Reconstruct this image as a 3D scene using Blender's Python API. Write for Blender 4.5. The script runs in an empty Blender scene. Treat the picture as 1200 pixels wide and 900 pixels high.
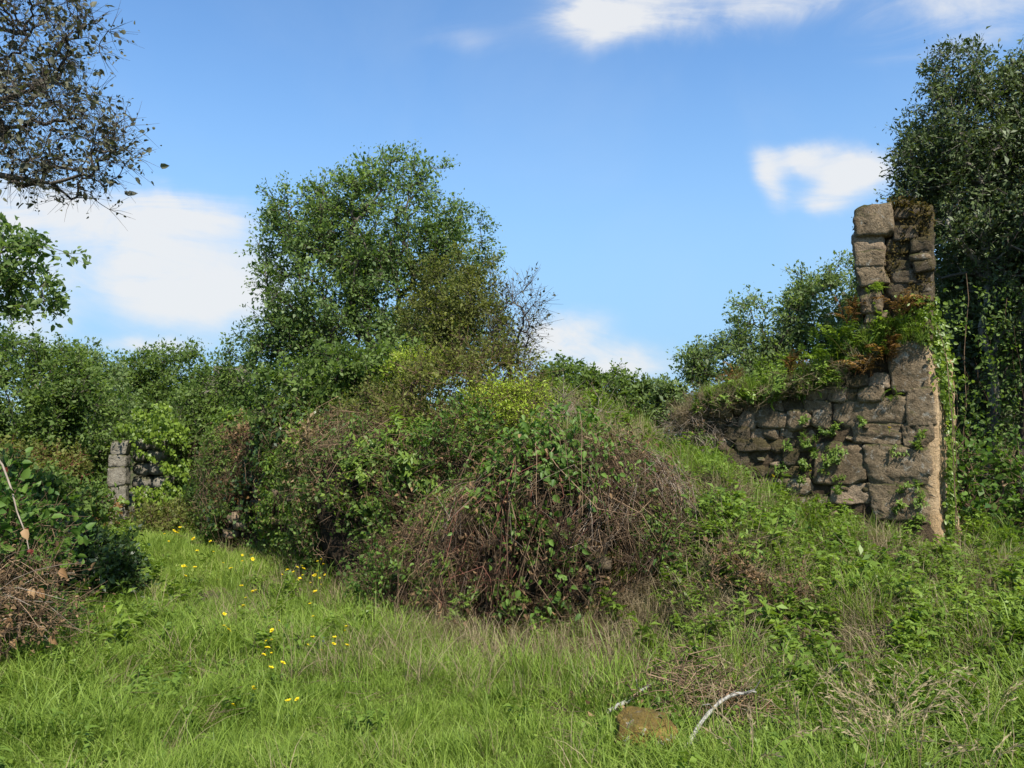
import bpy, math, time
import numpy as np
from mathutils import Vector

T0 = time.time()
scene = bpy.context.scene
C = scene.collection
PI = math.pi
rad = math.radians
EYE = 1.6
PITCH = rad(4.33)
FOC = 924.0          # focal length in pixels of the 1200 x 900 frame

# ------------------------------------------------------------------ camera
cam_d = bpy.data.cameras.new('camera')
cam = bpy.data.objects.new('camera', cam_d)
C.objects.link(cam)
cam.location = (0, 0, EYE)
cam.rotation_euler = (PI / 2 + PITCH, 0, 0)
cam_d.sensor_width = 36.0
cam_d.lens = 36.0 * FOC / 1200.0
cam_d.clip_start = 0.05
cam_d.clip_end = 6000
scene.camera = cam


def ray(u, v):
    a = (u - 600) / FOC
    b = (450 - v) / FOC
    return np.array([a, math.cos(PITCH) - b * math.sin(PITCH), math.sin(PITCH) + b * math.cos(PITCH)])


def at(u, v, Y):
    r = ray(u, v)
    return np.array([0, 0, EYE]) + r * (Y / r[1])


# ------------------------------------------------------------------ sun and sky
SUN_H = np.array([0.40, -0.92])
SUN_H = SUN_H / np.linalg.norm(SUN_H)
SUN_EL = rad(51)
sun_d = bpy.data.lights.new('sun', 'SUN')
sun_d.energy = 5.0
sun_d.angle = rad(0.53)
sun_d.color = (1.0, 0.945, 0.86)
sun = bpy.data.objects.new('sun', sun_d)
C.objects.link(sun)
to_sun = Vector((SUN_H[0] * math.cos(SUN_EL), SUN_H[1] * math.cos(SUN_EL), math.sin(SUN_EL)))
sun.rotation_euler = to_sun.to_track_quat('Z', 'Y').to_euler()
sun.location = to_sun * 40

scene.view_settings.view_transform = 'Standard'
scene.view_settings.look = 'None'
scene.view_settings.exposure = 0.85
scene.view_settings.gamma = 1.0

world = bpy.data.worlds.new('World')
scene.world = world
world.use_nodes = True
nt = world.node_tree
for n in list(nt.nodes):
    nt.nodes.remove(n)


class NT:
    """short helper to write node trees"""

    def __init__(self, tree):
        self.t = tree

    def n(self, typ, **kw):
        o = self.t.nodes.new(typ)
        for k, v in kw.items():
            setattr(o, k, v)
        return o

    def put(self, sock, val):
        if hasattr(val, 'is_output') or isinstance(val, bpy.types.NodeSocket):
            self.t.links.new(val, sock)
        else:
            sock.default_value = val

    def m(self, op, a, b=None, c=None, clamp=False):
        o = self.n('ShaderNodeMath', operation=op)
        o.use_clamp = clamp
        self.put(o.inputs[0], a)
        if b is not None:
            self.put(o.inputs[1], b)
        if c is not None:
            self.put(o.inputs[2], c)
        return o.outputs[0]

    def ss(self, x, lo, hi, a=0.0, b=1.0):
        o = self.n('ShaderNodeMapRange', interpolation_type='SMOOTHSTEP')
        self.put(o.inputs['Value'], x)
        o.inputs['From Min'].default_value = lo
        o.inputs['From Max'].default_value = hi
        o.inputs['To Min'].default_value = a
        o.inputs['To Max'].default_value = b
        return o.outputs['Result']

    def noise(self, vec, scale, detail=4, rough=0.55, dist=0.0):
        o = self.n('ShaderNodeTexNoise')
        if vec is not None:
            self.t.links.new(vec, o.inputs['Vector'])
        o.inputs['Scale'].default_value = scale
        o.inputs['Detail'].default_value = detail
        o.inputs['Roughness'].default_value = rough
        o.inputs['Distortion'].default_value = dist
        return o.outputs['Fac']

    def mix(self, fac, a, b, typ='MIX'):
        o = self.n('ShaderNodeMix', data_type='RGBA', blend_type=typ)
        self.put(o.inputs[0], fac)
        self.put(o.inputs[6], a if not isinstance(a, tuple) else (*a[:3], 1))
        self.put(o.inputs[7], b if not isinstance(b, tuple) else (*b[:3], 1))
        return o.outputs[2]


W = NT(nt)
sky = W.n('ShaderNodeTexSky', sky_type='NISHITA')
sky.sun_disc = False
sky.sun_elevation = SUN_EL
sky.sun_rotation = math.atan2(SUN_H[0], SUN_H[1])
sky.air_density = 1.0
sky.dust_density = 0.3
sky.ozone_density = 1.6
tc = W.n('ShaderNodeTexCoord')
dirv = tc.outputs['Generated']
sep = W.n('ShaderNodeSeparateXYZ')
nt.links.new(dirv, sep.inputs[0])
az = W.m('ARCTAN2', sep.outputs[0], sep.outputs[1])
el = W.m('ARCSINE', sep.outputs[2])
n1 = W.noise(dirv, 3.2, 6, 0.58, 0.3)
n2 = W.noise(dirv, 9.0, 5, 0.6, 0.2)
offs = W.n('ShaderNodeVectorMath', operation='ADD')
nt.links.new(dirv, offs.inputs[0])
offs.inputs[1].default_value = (7.3, 2.1, 4.7)
n3 = W.noise(offs.outputs[0], 2.6, 4, 0.5, 0.2)
az_w = W.m('ADD', az, W.m('MULTIPLY', W.m('SUBTRACT', n3, 0.5), 0.16))
el_w = W.m('ADD', el, W.m('MULTIPLY', W.m('SUBTRACT', n1, 0.5), 0.10))
CLOUDS = [  # pixel centre, half sizes, strength: clouds seen in the frame
    (820, -8, 180, 32, 1.0), (690, 12, 60, 28, 0.9), (1000, -4, 130, 34, .9), (1010, 198, 46, 26, 1.0), (958, 178, 30, 14, .95), (916, 205, 17, 34, .85), (965, 228, 26, 12, .6), (1150, 22, 100, 40, 0.5),
    (115, 250, 125, 38, 0.9), (250, 335, 100, 46, 0.95), (30, 392, 44, 26, .85), (195, 402, 56, 12, 0.8), (220, 245, 70, 16, .6), (160, 310, 60, 24, .5),
    (668, 398, 52, 36, 1.1), (745, 430, 60, 26, 0.85), (10, 250, 60, 40, 0.4), (520, 38, 70, 20, 0.25), (-60, 320, 90, 50, 0.8),
    (1090, 440, 120, 30, 0.7),
]
tot = None
for (u, v, ru, rv, s) in CLOUDS:
    d = ray(u, v)
    d = d / np.linalg.norm(d)
    a0, e0 = math.atan2(d[0], d[1]), math.asin(d[2])
    x = W.m('DIVIDE', W.m('SUBTRACT', az_w, a0), ru / FOC)
    y = W.m('DIVIDE', W.m('SUBTRACT', el_w, e0), rv / FOC)
    q = W.m('ADD', W.m('MULTIPLY', x, x), W.m('MULTIPLY', y, y))
    g = W.m('MULTIPLY', W.m('EXPONENT', W.m('MULTIPLY', q, -1.1)), s)
    tot = g if tot is None else W.m('ADD', tot, g)
# scattered fair-weather clouds over the rest of the sky
rest = W.m('MULTIPLY', W.ss(n3, 0.60, 0.74), W.ss(W.m('ABSOLUTE', az), 0.70, 0.95))
tot = W.m('ADD', tot, W.m('MULTIPLY', rest, 0.9))
n4 = W.noise(dirv, 13.0, 7, 0.62, 0.9)
n5 = W.noise(offs.outputs[0], 5.0, 6, 0.6, 0.5)
strm = W.n('ShaderNodeMapping')
strm.inputs['Rotation'].default_value = (0.25, 0.35, 0.5)
strm.inputs['Scale'].default_value = (3.0, 8.0, 15.0)
nt.links.new(dirv, strm.inputs['Vector'])
n6 = W.noise(strm.outputs[0], 1.0, 7, 0.62, 1.1)
wisp = W.m('ADD', W.ss(n6, 0.28, 0.74, 0.0, 1.25), W.ss(n5, 0.30, 0.70, 0.0, 0.65))
ragged = W.m('MULTIPLY', tot, W.m('ADD', W.m('MULTIPLY', wisp, 0.78), 0.22))
mask = W.ss(ragged, 0.08, 1.05, 0.0, 0.92)
haze_low = W.ss(el, 0.50, 0.06, 0.0, 0.88)
veil = W.m('MULTIPLY', W.ss(n1, 0.42, 0.75), 0.10)
skyc = W.n('ShaderNodeHueSaturation')
skyc.inputs['Saturation'].default_value = 1.18
skyc.inputs['Value'].default_value = 1.0
nt.links.new(sky.outputs[0], skyc.inputs['Color'])
base = W.mix(haze_low, skyc.outputs[0], (1.30, 2.35, 3.55))
base = W.mix(veil, base, (2.6, 3.1, 3.6))
cloudy = W.mix(mask, base, (3.6, 3.65, 3.7))
bg = W.n('ShaderNodeBackground')
bg.inputs['Strength'].default_value = 0.133
nt.links.new(cloudy, bg.inputs['Color'])
wo = W.n('ShaderNodeOutputWorld')
nt.links.new(bg.outputs[0], wo.inputs[0])

# ------------------------------------------------------------------ object helpers


def tag(o, label=None, cat=None, group=None, kind=None):
    if label:
        o['label'] = label
    if cat:
        o['category'] = cat
    if group:
        o['group'] = group
    if kind:
        o['kind'] = kind
    return o


def empty(name, loc, label, cat, group=None, rz=0.0):
    o = bpy.data.objects.new(name, None)
    C.objects.link(o)
    o.location = tuple(float(c) for c in loc)
    o.rotation_euler = (0, 0, rz)
    o.empty_display_size = 0.2
    o['kind'] = 'thing'
    return tag(o, label, cat, group)


def raw_mesh(name, verts, face_sets, tint=None, smooth=False):
    """verts (N,3); face_sets: list of (M,k) int arrays"""
    verts = np.ascontiguousarray(verts, dtype=np.float32)
    me = bpy.data.meshes.new(name)
    me.vertices.add(len(verts))
    me.vertices.foreach_set('co', verts.ravel())
    face_sets = [np.asarray(f, dtype=np.int32) for f in face_sets if len(f)]
    if face_sets:
        loops = np.concatenate([f.ravel() for f in face_sets])
        sizes = np.concatenate([np.full(len(f), f.shape[1], dtype=np.int32) for f in face_sets])
        starts = np.concatenate([[0], np.cumsum(sizes)[:-1]]).astype(np.int32)
        me.loops.add(len(loops))
        me.loops.foreach_set('vertex_index', loops)
        me.polygons.add(len(sizes))
        me.polygons.foreach_set('loop_start', starts)
        me.polygons.foreach_set('loop_total', sizes)
        me.update(calc_edges=True)
        if smooth:
            me.polygons.foreach_set('use_smooth', np.ones(len(sizes), dtype=bool))
    if tint is not None:
        a = me.attributes.new('tint', 'FLOAT', 'POINT')
        a.data.foreach_set('value', np.ascontiguousarray(tint, dtype=np.float32))
    return me


def link(name, me, mat, parent=None, origin=None):
    o = bpy.data.objects.new(name, me)
    C.objects.link(o)
    if mat is not None and len(me.materials) == 0:
        me.materials.append(mat)
    if parent is not None:
        o.parent = parent
    return o


class Geo:
    """collects vertices, faces and tints of one mesh"""

    def __init__(self):
        self.v, self.f, self.t, self.n = [], {}, [], 0

    def add(self, v, f, tint=0.5):
        v = np.asarray(v, dtype=float).reshape(-1, 3)
        f = np.asarray(f, dtype=np.int64)
        self.v.append(v)
        if np.isscalar(tint):
            tint = np.full(len(v), tint)
        self.t.append(np.asarray(tint, dtype=float))
        self.f.setdefault(f.shape[1], []).append(f + self.n)
        self.n += len(v)

    def mesh(self, name, smooth=False, origin=(0, 0, 0)):
        v = np.concatenate(self.v) - np.asarray(origin)
        fs = [np.concatenate(x) for x in self.f.values()]
        return raw_mesh(name, v, fs, np.concatenate(self.t), smooth)

    def build(self, name, mat, parent=None, smooth=False):
        """world coordinates in; placed relative to the parent"""
        org = np.array(parent_world(parent)) if parent is not None else np.zeros(3)
        if parent is None:
            v = np.concatenate(self.v)
            org = np.array([(v[:, 0].min() + v[:, 0].max()) / 2, (v[:, 1].min() + v[:, 1].max()) / 2, v[:, 2].min()])
        o = link(name, self.mesh(name, smooth, org), mat, parent)
        if parent is None:
            o.location = tuple(org)
        return o


def parent_world(p):
    loc = np.array(p.location)
    while p.parent is not None:
        p = p.parent
        loc = loc + np.array(p.location)
    return loc


def unit(v):
    return v / np.maximum(np.linalg.norm(v, axis=-1, keepdims=True), 1e-9)


def leaves(g, P, axis, nrm, size, aspect=0.55, tint=None, fold=0.18, curl=0.0, shape=4):
    """adds len(P) leaves; axis = direction from stalk to tip, nrm = upper side"""
    N = len(P)
    if N == 0:
        return
    axis = unit(axis)
    side = unit(np.cross(axis, nrm))
    nn = np.cross(side, axis)
    L = np.broadcast_to(np.asarray(size, dtype=float), (N,))[:, None]
    w = L * aspect * 0.5
    if shape == 4:
        a = P
        b = P + axis * L * 0.45 + side * w + nn * L * fold
        c = P + axis * L - nn * L * curl
        d = P + axis * L * 0.45 - side * w + nn * L * fold
        V = np.stack([a, b, c, d], 1).reshape(-1, 3)
        F = np.arange(N * 4).reshape(N, 4)
        k = 4
    else:  # eight points round a folded midrib
        m1 = P + axis * L * 0.42
        tip = P + axis * L - nn * L * curl
        l1 = P + axis * L * 0.22 + side * w * 0.9 + nn * L * fold
        l2 = P + axis * L * 0.62 + side * w * 0.8 + nn * L * fold * 0.8
        r1 = P + axis * L * 0.22 - side * w * 0.9 + nn * L * fold
        r2 = P + axis * L * 0.62 - side * w * 0.8 + nn * L * fold * 0.8
        V = np.stack([P, l1, l2, tip, r2, r1, m1], 1).reshape(-1, 3)
        o = (np.arange(N) * 7)[:, None]
        F = np.concatenate([o + [0, 1, 2, 6], o + [6, 2, 3, 3 - 0], o + [0, 6, 4, 5]])
        F3 = np.concatenate([o + [6, 2, 3], o + [6, 3, 4]])
        F = np.concatenate([o + [0, 1, 2, 6], o + [0, 6, 4, 5]])
        k = 7
    t = np.full(N, 0.5) if tint is None else np.asarray(tint)
    t = np.repeat(t, k)
    n0 = g.n
    g.add(V, F, t)
    if shape != 4:
        g.f.setdefault(3, []).append(F3 + n0)


def tubes(g, paths, radii, sides=3, tint=None):
    """paths (N,K,3), radii (N,K) or (K,)"""
    paths = np.asarray(paths, dtype=float)
    N, K, _ = paths.shape
    if N == 0:
        return
    radii = np.broadcast_to(np.asarray(radii, dtype=float), (N, K))
    tan = np.zeros_like(paths)
    tan[:, 1:-1] = paths[:, 2:] - paths[:, :-2]
    tan[:, 0] = paths[:, 1] - paths[:, 0]
    tan[:, -1] = paths[:, -1] - paths[:, -2]
    tan = unit(tan)
    ref = np.where(np.abs(tan[:, :1, 2:3]) > 0.9, np.array([1.0, 0, 0]), np.array([0, 0, 1.0]))
    ref = np.broadcast_to(ref, tan.shape)
    s = unit(np.cross(tan, ref))
    b = np.cross(s, tan)
    ang = np.arange(sides) * 2 * PI / sides
    ring = (s[:, :, None, :] * np.cos(ang)[None, None, :, None] + b[:, :, None, :] * np.sin(ang)[None, None, :, None])
    V = paths[:, :, None, :] + ring * radii[:, :, None, None]
    idx = np.arange(N * K * sides).reshape(N, K, sides)
    a = idx[:, :-1, :]
    c = idx[:, 1:, :]
    F = np.stack([a, np.roll(a, -1, 2), np.roll(c, -1, 2), c], -1).reshape(-1, 4)
    t = np.full(N, 0.5) if tint is None else np.asarray(tint)
    g.add(V.reshape(-1, 3), F, np.repeat(t, K * sides))


def rnd_dirs(R, n):
    return unit(R.normal(size=(n, 3)))


def vnoise(P, seed=0, scale=1.0):
    """cheap smooth 3-D noise in about -1..1: sums of rotated sines"""
    R = np.random.default_rng(seed + 991)
    out = np.zeros(len(P))
    for i in range(7):
        k = R.normal(size=3) * scale * (1.0 + 0.55 * i)
        out += np.sin(P @ k + R.uniform(0, 6.28)) / (1 + 0.5 * i)
    return out / 2.6


def sstep(a, b, x):
    t = np.clip((x - a) / (b - a), 0, 1)
    return t * t * (3 - 2 * t)


# ------------------------------------------------------------------ materials
def mat_new(name):
    m = bpy.data.materials.new(name)
    m.use_nodes = True
    t = m.node_tree
    for n in list(t.nodes):
        t.nodes.remove(n)
    return m, NT(t)


def mat_leaf(name, dark, light, trans=0.35, rough=0.55, spec=0.3, inst=False, tip=None):
    m, N = mat_new(name)
    a = N.n('ShaderNodeAttribute', attribute_name='tint')
    f = a.outputs['Fac']
    if inst:
        a2 = N.n('ShaderNodeAttribute', attribute_name='itint', attribute_type='INSTANCER')
        f = N.m('ADD', N.m('MULTIPLY', f, 0.5), N.m('MULTIPLY', a2.outputs['Fac'], 0.5))
    ramp = N.n('ShaderNodeValToRGB')
    N.t.links.new(f, ramp.inputs[0])
    e = ramp.color_ramp.elements
    e[0].position = 0.05
    e[0].color = (*dark, 1)
    e[1].position = 0.92 if tip is None else 0.8
    e[1].color = (*light, 1)
    if tip is not None:
        x = ramp.color_ramp.elements.new(1.0)
        x.color = (*tip, 1)
    col = ramp.outputs[0]
    p = N.n('ShaderNodeBsdfPrincipled')
    N.t.links.new(col, p.inputs['Base Color'])
    p.inputs['Roughness'].default_value = rough
    p.inputs['Specular IOR Level'].default_value = spec
    tr = N.n('ShaderNodeBsdfTranslucent')
    tcol = N.mix(1.0, col, (1.25, 1.3, 0.55), 'MULTIPLY')
    N.t.links.new(tcol, tr.inputs['Color'])
    mx = N.n('ShaderNodeMixShader')
    mx.inputs[0].default_value = trans
    N.t.links.new(p.outputs[0], mx.inputs[1])
    N.t.links.new(tr.outputs[0], mx.inputs[2])
    o = N.n('ShaderNodeOutputMaterial')
    N.t.links.new(mx.outputs[0], o.inputs[0])
    return m


def mat_bark(name, dark, light, scale=14.0, inst=False):
    m, N = mat_new(name)
    tcn = N.n('ShaderNodeTexCoord')
    a = N.n('ShaderNodeAttribute', attribute_name='tint')
    nz = N.noise(tcn.outputs['Object'], scale, 5, 0.65)
    f = N.m('ADD', N.m('MULTIPLY', nz, 0.9), N.m('MULTIPLY', N.m('SUBTRACT', a.outputs['Fac'], 0.5), 0.8), clamp=True)
    col = N.mix(N.ss(f, 0.2, 0.8), dark, light)
    p = N.n('ShaderNodeBsdfPrincipled')
    N.t.links.new(col, p.inputs['Base Color'])
    p.inputs['Roughness'].default_value = 0.85
    p.inputs['Specular IOR Level'].default_value = 0.15
    bp = N.n('ShaderNodeBump')
    bp.inputs['Strength'].default_value = 0.5
    bp.inputs['Distance'].default_value = 0.01
    N.t.links.new(nz, bp.inputs['Height'])
    N.t.links.new(bp.outputs[0], p.inputs['Normal'])
    o = N.n('ShaderNodeOutputMaterial')
    N.t.links.new(p.outputs[0], o.inputs[0])
    return m


def mat_stone(name, a, b, c, lichen=(0.42, 0.40, 0.33), lich_amt=0.3, moss=(0.05, 0.055, 0.015), moss_amt=0.25, scale=1.0):
    """a, b: stone tones, c: dark weathering"""
    m, N = mat_new(name)
    tcn = N.n('ShaderNodeTexCoord')
    oi = N.n('ShaderNodeObjectInfo')
    geo = N.n('ShaderNodeNewGeometry')
    pos = geo.outputs['Position']
    big = N.noise(pos, 3.5 * scale, 6, 0.62, 0.4)
    mid = N.noise(pos, 16 * scale, 6, 0.65, 0.3)
    fine = N.noise(pos, 70 * scale, 4, 0.7)
    col = N.mix(N.ss(big, 0.35, 0.65), a, b)
    col = N.mix(N.m('MULTIPLY', oi.outputs['Random'], 0.7), col, b)
    col = N.mix(N.ss(mid, 0.52, 0.70, 0.0, 0.75), col, c)
    l = N.m('MULTIPLY', N.ss(N.noise(pos, 9 * scale, 6, 0.7, 0.8), 0.55, 0.66), lich_amt * 2)
    col = N.mix(N.m('MINIMUM', l, 0.85), col, lichen)
    sepn = N.n('ShaderNodeSeparateXYZ')
    N.t.links.new(geo.outputs['Normal'], sepn.inputs[0])
    up = N.m('ADD', N.m('MULTIPLY', sepn.outputs[2], 0.35), N.noise(pos, 5 * scale, 5, 0.7))
    col = N.mix(N.ss(up, 0.72 - moss_amt * 0.5, 0.86 - moss_amt * 0.4, 0, 0.85), col, moss)
    col = N.mix(N.ss(fine, 0.38, 0.66, 0.0, 0.55), col, c)
    vfine = N.noise(pos, 170 * scale, 3, 0.7)
    col = N.mix(N.ss(vfine, 0.55, 0.75, 0.0, 0.22), col, lichen)
    p = N.n('ShaderNodeBsdfPrincipled')
    N.t.links.new(col, p.inputs['Base Color'])
    p.inputs['Roughness'].default_value = 0.92
    p.inputs['Specular IOR Level'].default_value = 0.12
    h = N.m('ADD', N.m('MULTIPLY', mid, 0.7), N.m('MULTIPLY', fine, 0.25))
    bp = N.n('ShaderNodeBump')
    bp.inputs['Strength'].default_value = 1.0
    bp.inputs['Distance'].default_value = 0.05
    N.t.links.new(h, bp.inputs['Height'])
    N.t.links.new(bp.outputs[0], p.inputs['Normal'])
    o = N.n('ShaderNodeOutputMaterial')
    N.t.links.new(p.outputs[0], o.inputs[0])
    return m


def mat_soil(name, a, b, c, scale=1.0):
    m, N = mat_new(name)
    geo = N.n('ShaderNodeNewGeometry')
    pos = geo.outputs['Position']
    big = N.noise(pos, 0.9 * scale, 5, 0.6, 0.3)
    mid = N.noise(pos, 9 * scale, 6, 0.7)
    fine = N.noise(pos, 55 * scale, 4, 0.7)
    col = N.mix(N.ss(big, 0.4, 0.62), a, b)
    col = N.mix(N.ss(mid, 0.45, 0.65, 0, 0.8), col, c)
    p = N.n('ShaderNodeBsdfPrincipled')
    N.t.links.new(col, p.inputs['Base Color'])
    p.inputs['Roughness'].default_value = 0.95
    p.inputs['Specular IOR Level'].default_value = 0.1
    bp = N.n('ShaderNodeBump')
    bp.inputs['Strength'].default_value = 1.0
    bp.inputs['Distance'].default_value = 0.05
    N.t.links.new(N.m('ADD', mid, N.m('MULTIPLY', fine, 0.5)), bp.inputs['Height'])
    N.t.links.new(bp.outputs[0], p.inputs['Normal'])
    o = N.n('ShaderNodeOutputMaterial')
    N.t.links.new(p.outputs[0], o.inputs[0])
    return m


M = {
    'oak': mat_leaf('oak_leaf', (0.068, 0.120, 0.030), (0.185, 0.265, 0.078), 0.50, 0.5, 0.35),
    'olive': mat_leaf('olive_leaf', (0.075, 0.095, 0.018), (0.19, 0.205, 0.05), 0.45, 0.6, 0.2),
    'bright': mat_leaf('bright_leaf', (0.19, 0.27, 0.022), (0.37, 0.45, 0.055), 0.40, 0.5, 0.25),
    'ever': mat_leaf('evergreen_leaf', (0.036, 0.060, 0.017), (0.115, 0.15, 0.055), 0.22, 0.5, 0.25),
    'grey': mat_leaf('grey_leaf', (0.045, 0.048, 0.028), (0.14, 0.14, 0.085), 0.28, 0.55, 0.25),
    'mid': mat_leaf('mid_leaf', (0.058, 0.102, 0.020), (0.16, 0.23, 0.054), 0.48, 0.55, 0.25),
    'dark': mat_leaf('dark_leaf', (0.022, 0.048, 0.011), (0.070, 0.115, 0.026), 0.32, 0.4, 0.4),
    'willow': mat_leaf('willow_leaf', (0.085, 0.13, 0.040), (0.20, 0.27, 0.10), 0.48, 0.5, 0.3),
    'ivy': mat_leaf('ivy_leaf', (0.040, 0.092, 0.015), (0.135, 0.22, 0.038), 0.40, 0.48, 0.25),
    'ivylight': mat_leaf('ivy_light_leaf', (0.075, 0.13, 0.012), (0.20, 0.28, 0.035), 0.4, 0.4, 0.35),
    'rust': mat_leaf('rusty_leaf', (0.085, 0.042, 0.014), (0.24, 0.135, 0.045), 0.3, 0.7, 0.1),
    'litter': mat_leaf('litter_leaf', (0.060, 0.036, 0.018), (0.24, 0.155, 0.08), 0.2, 0.8, 0.1),
    'tan': mat_leaf('tan_leaf', (0.10, 0.07, 0.035), (0.30, 0.22, 0.12), 0.3, 0.7, 0.1),
    'orange': mat_leaf('orange_leaf', (0.20, 0.095, 0.035), (0.42, 0.27, 0.14), 0.35, 0.6, 0.2),
    'red': mat_leaf('red_leaf', (0.10, 0.018, 0.012), (0.20, 0.05, 0.03), 0.35, 0.6, 0.2),
    'cane': mat_bark('dry_cane', (0.048, 0.030, 0.017), (0.25, 0.168, 0.10), 9),
    'pale': mat_bark('pale_cane', (0.11, 0.085, 0.062), (0.36, 0.295, 0.225), 9),
    'redcane': mat_bark('red_cane', (0.10, 0.030, 0.022), (0.28, 0.12, 0.08), 9),
    'bark': mat_bark('bark', (0.035, 0.028, 0.022), (0.13, 0.11, 0.085), 20),
    'palebark': mat_bark('pale_bark', (0.11, 0.10, 0.08), (0.34, 0.31, 0.25), 24),
    'greybark': mat_bark('grey_bark', (0.075, 0.068, 0.052), (0.24, 0.22, 0.17), 24),
    'deadwood': mat_bark('dead_wood', (0.045, 0.040, 0.028), (0.38, 0.36, 0.31), 42),
    'grass': mat_leaf('grass_blade', (0.074, 0.130, 0.014), (0.225, 0.31, 0.050), 0.40, 0.5, 0.2, inst=True, tip=(0.30, 0.29, 0.11)),
    'drygrass': mat_leaf('dry_grass_blade', (0.115, 0.085, 0.050), (0.36, 0.29, 0.17), 0.35, 0.7, 0.15, inst=True),
    'weed': mat_leaf('weed_leaf', (0.068, 0.128, 0.014), (0.21, 0.295, 0.048), 0.38, 0.45, 0.3, inst=True),
    'yellow': mat_leaf('yellow_petal', (0.62, 0.47, 0.01), (0.80, 0.62, 0.02), 0.3, 0.6, 0.2),
    'violet': mat_leaf('violet_petal', (0.06, 0.05, 0.28), (0.12, 0.10, 0.42), 0.3, 0.6, 0.2),
    'stone': mat_stone('wall_stone', (0.120, 0.086, 0.049), (0.225, 0.170, 0.104), (0.040, 0.028, 0.016), lichen=(.36,.34,.28), lich_amt=.36, moss_amt=0.25),
    'palestone': mat_stone('pale_stone', (0.165, 0.148, 0.112), (0.25, 0.225, 0.175), (0.06, 0.05, 0.035), lich_amt=.3, moss_amt=.3),
    'mossstone': mat_stone('mossy_stone', (0.075, 0.054, 0.034), (0.13, 0.10, 0.062), (0.026, 0.019, 0.012), lich_amt=0.10, moss=(0.055, 0.045, 0.015), moss_amt=0.6),
    'rubble': mat_stone('warm_rubble', (0.19, 0.135, 0.085), (0.30, 0.225, 0.145), (0.06, 0.042, 0.028), lich_amt=0.1, moss_amt=0.1),
    'mortar': mat_soil('old_mortar', (0.060, 0.043, 0.026), (0.105, 0.076, 0.046), (0.024, 0.018, 0.011), 2.0),
    'render': mat_stone('lime_render', (0.38, 0.255, 0.13), (0.46, 0.34, 0.20), (0.20, 0.125, 0.065), lich_amt=0.05, moss_amt=0.0),
    'core': mat_soil('shaded_rubble_earth', (0.034, 0.025, 0.016), (0.055, 0.04, 0.026), (0.018, 0.013, 0.009), 1.5),  # earth darkened in colour so gaps in the growth look shaded
    'soil': mat_soil('ground_soil', (0.052, 0.060, 0.022), (0.090, 0.075, 0.042), (0.045, 0.052, 0.016)),
    'moss': mat_leaf('moss_tuft', (0.030, 0.022, 0.010), (0.11, 0.085, 0.025), 0.2, 0.9, 0.05),
    'lichenstone': mat_stone('lichen_stone', (0.19, 0.115, 0.025), (0.26, 0.17, 0.045), (0.06, 0.042, 0.016), lichen=(0.50, 0.48, 0.43), lich_amt=0.75, moss=(0.12, 0.085, 0.02), moss_amt=0.12, scale=1.5),
}

# ------------------------------------------------------------------ terrain
LD = np.array([-0.529, 0.849])        # direction of the overgrown wall beside the grass track
LN = np.array([0.849, 0.529])


def side_d(x, y):
    return (x + 1.4) * LN[0] + (y - 8.2) * LN[1]


def hgt(x, y):
    x = np.asarray(x, dtype=float)
    y = np.asarray(y, dtype=float)
    d = side_d(x, y)
    h = 1.25 * sstep(0.2, 2.6, d) * sstep(3.2, 0.3, x) * sstep(5.0, 7.5, y)
    h = h + 0.60 * sstep(5.3, 10.0, y) * sstep(0.4, 2.6, x) * (1 - 0.35 * sstep(6, 12, x))
    h = h + 1.15 * np.exp(-((x - 0.7) / 2.0) ** 2 - ((y - 12.6) / 2.2) ** 2)
    h = h + 0.28 * np.exp(-((x - 2.0) / 1.1) ** 2 - ((y - 8.9) / 1.3) ** 2)
    lump = 0.10 * np.sin(2.9 * x + 1.3 * y) * np.sin(2.3 * y - 1.1 * x + .7) + 0.06 * np.sin(5.3 * x - 2.1 * y)
    h = h + lump * sstep(.4, 1.4, d) * sstep(9.5, 8.0, y) * sstep(4.2, 5.2, y)
    h = h + .16 * sstep(5.0, 7.0, y) * sstep(1.0, 2.2, x) * sstep(5.5, 3.5, x)
    # slight bank on the far side of the track
    edge = x + 2.5 + 0.50 * (y - 4.0)
    h = h + 0.35 * sstep(-0.2, -3.0, edge)
    near = sstep(60, 25, np.hypot(x, y))
    h = h + near * (0.035 * np.sin(1.7 * x + 0.6 * y) * np.sin(1.3 * y - 0.5 * x) + 0.02 * np.sin(4.1 * x + 1) * np.sin(3.7 * y))
    return h


def spaced(lo, hi, step, far, ratio=1.35):
    core = list(np.arange(lo, hi + 1e-6, step))
    out, s, x = [], step, hi
    while x < far:
        s *= ratio
        x += s
        out.append(x)
    left, s, x = [], step, lo
    while x > -far:
        s *= ratio
        x -= s
        left.append(x)
    return np.array(left[::-1] + core + out)


xs = spaced(-13, 13, 0.13, 2500)
ys = spaced(-3, 24, 0.13, 2500)
gx, gy = np.meshgrid(xs, ys)
gz = hgt(gx, gy)
idx = np.arange(gx.size).reshape(gx.shape)
F = np.stack([idx[:-1, :-1], idx[:-1, 1:], idx[1:, 1:], idx[1:, :-1]], -1).reshape(-1, 4)
me = raw_mesh('ground', np.stack([gx, gy, gz], -1).reshape(-1, 3), [F], smooth=True)
tag(link('ground', me, M['soil']), 'earth bank and grassy track running past the overgrown ruins', None, None, 'structure')

# ------------------------------------------------------------------ scatter of instanced tufts (stuff)


def proto_collection(name, meshes, mats):
    col = bpy.data.collections.new(name)
    for i, (me_, mt) in enumerate(zip(meshes, mats)):
        if mt is not None:
            me_.materials.append(mt)
        o = bpy.data.objects.new('%s_%02d' % (name, i), me_)
        col.objects.link(o)
    return col


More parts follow.
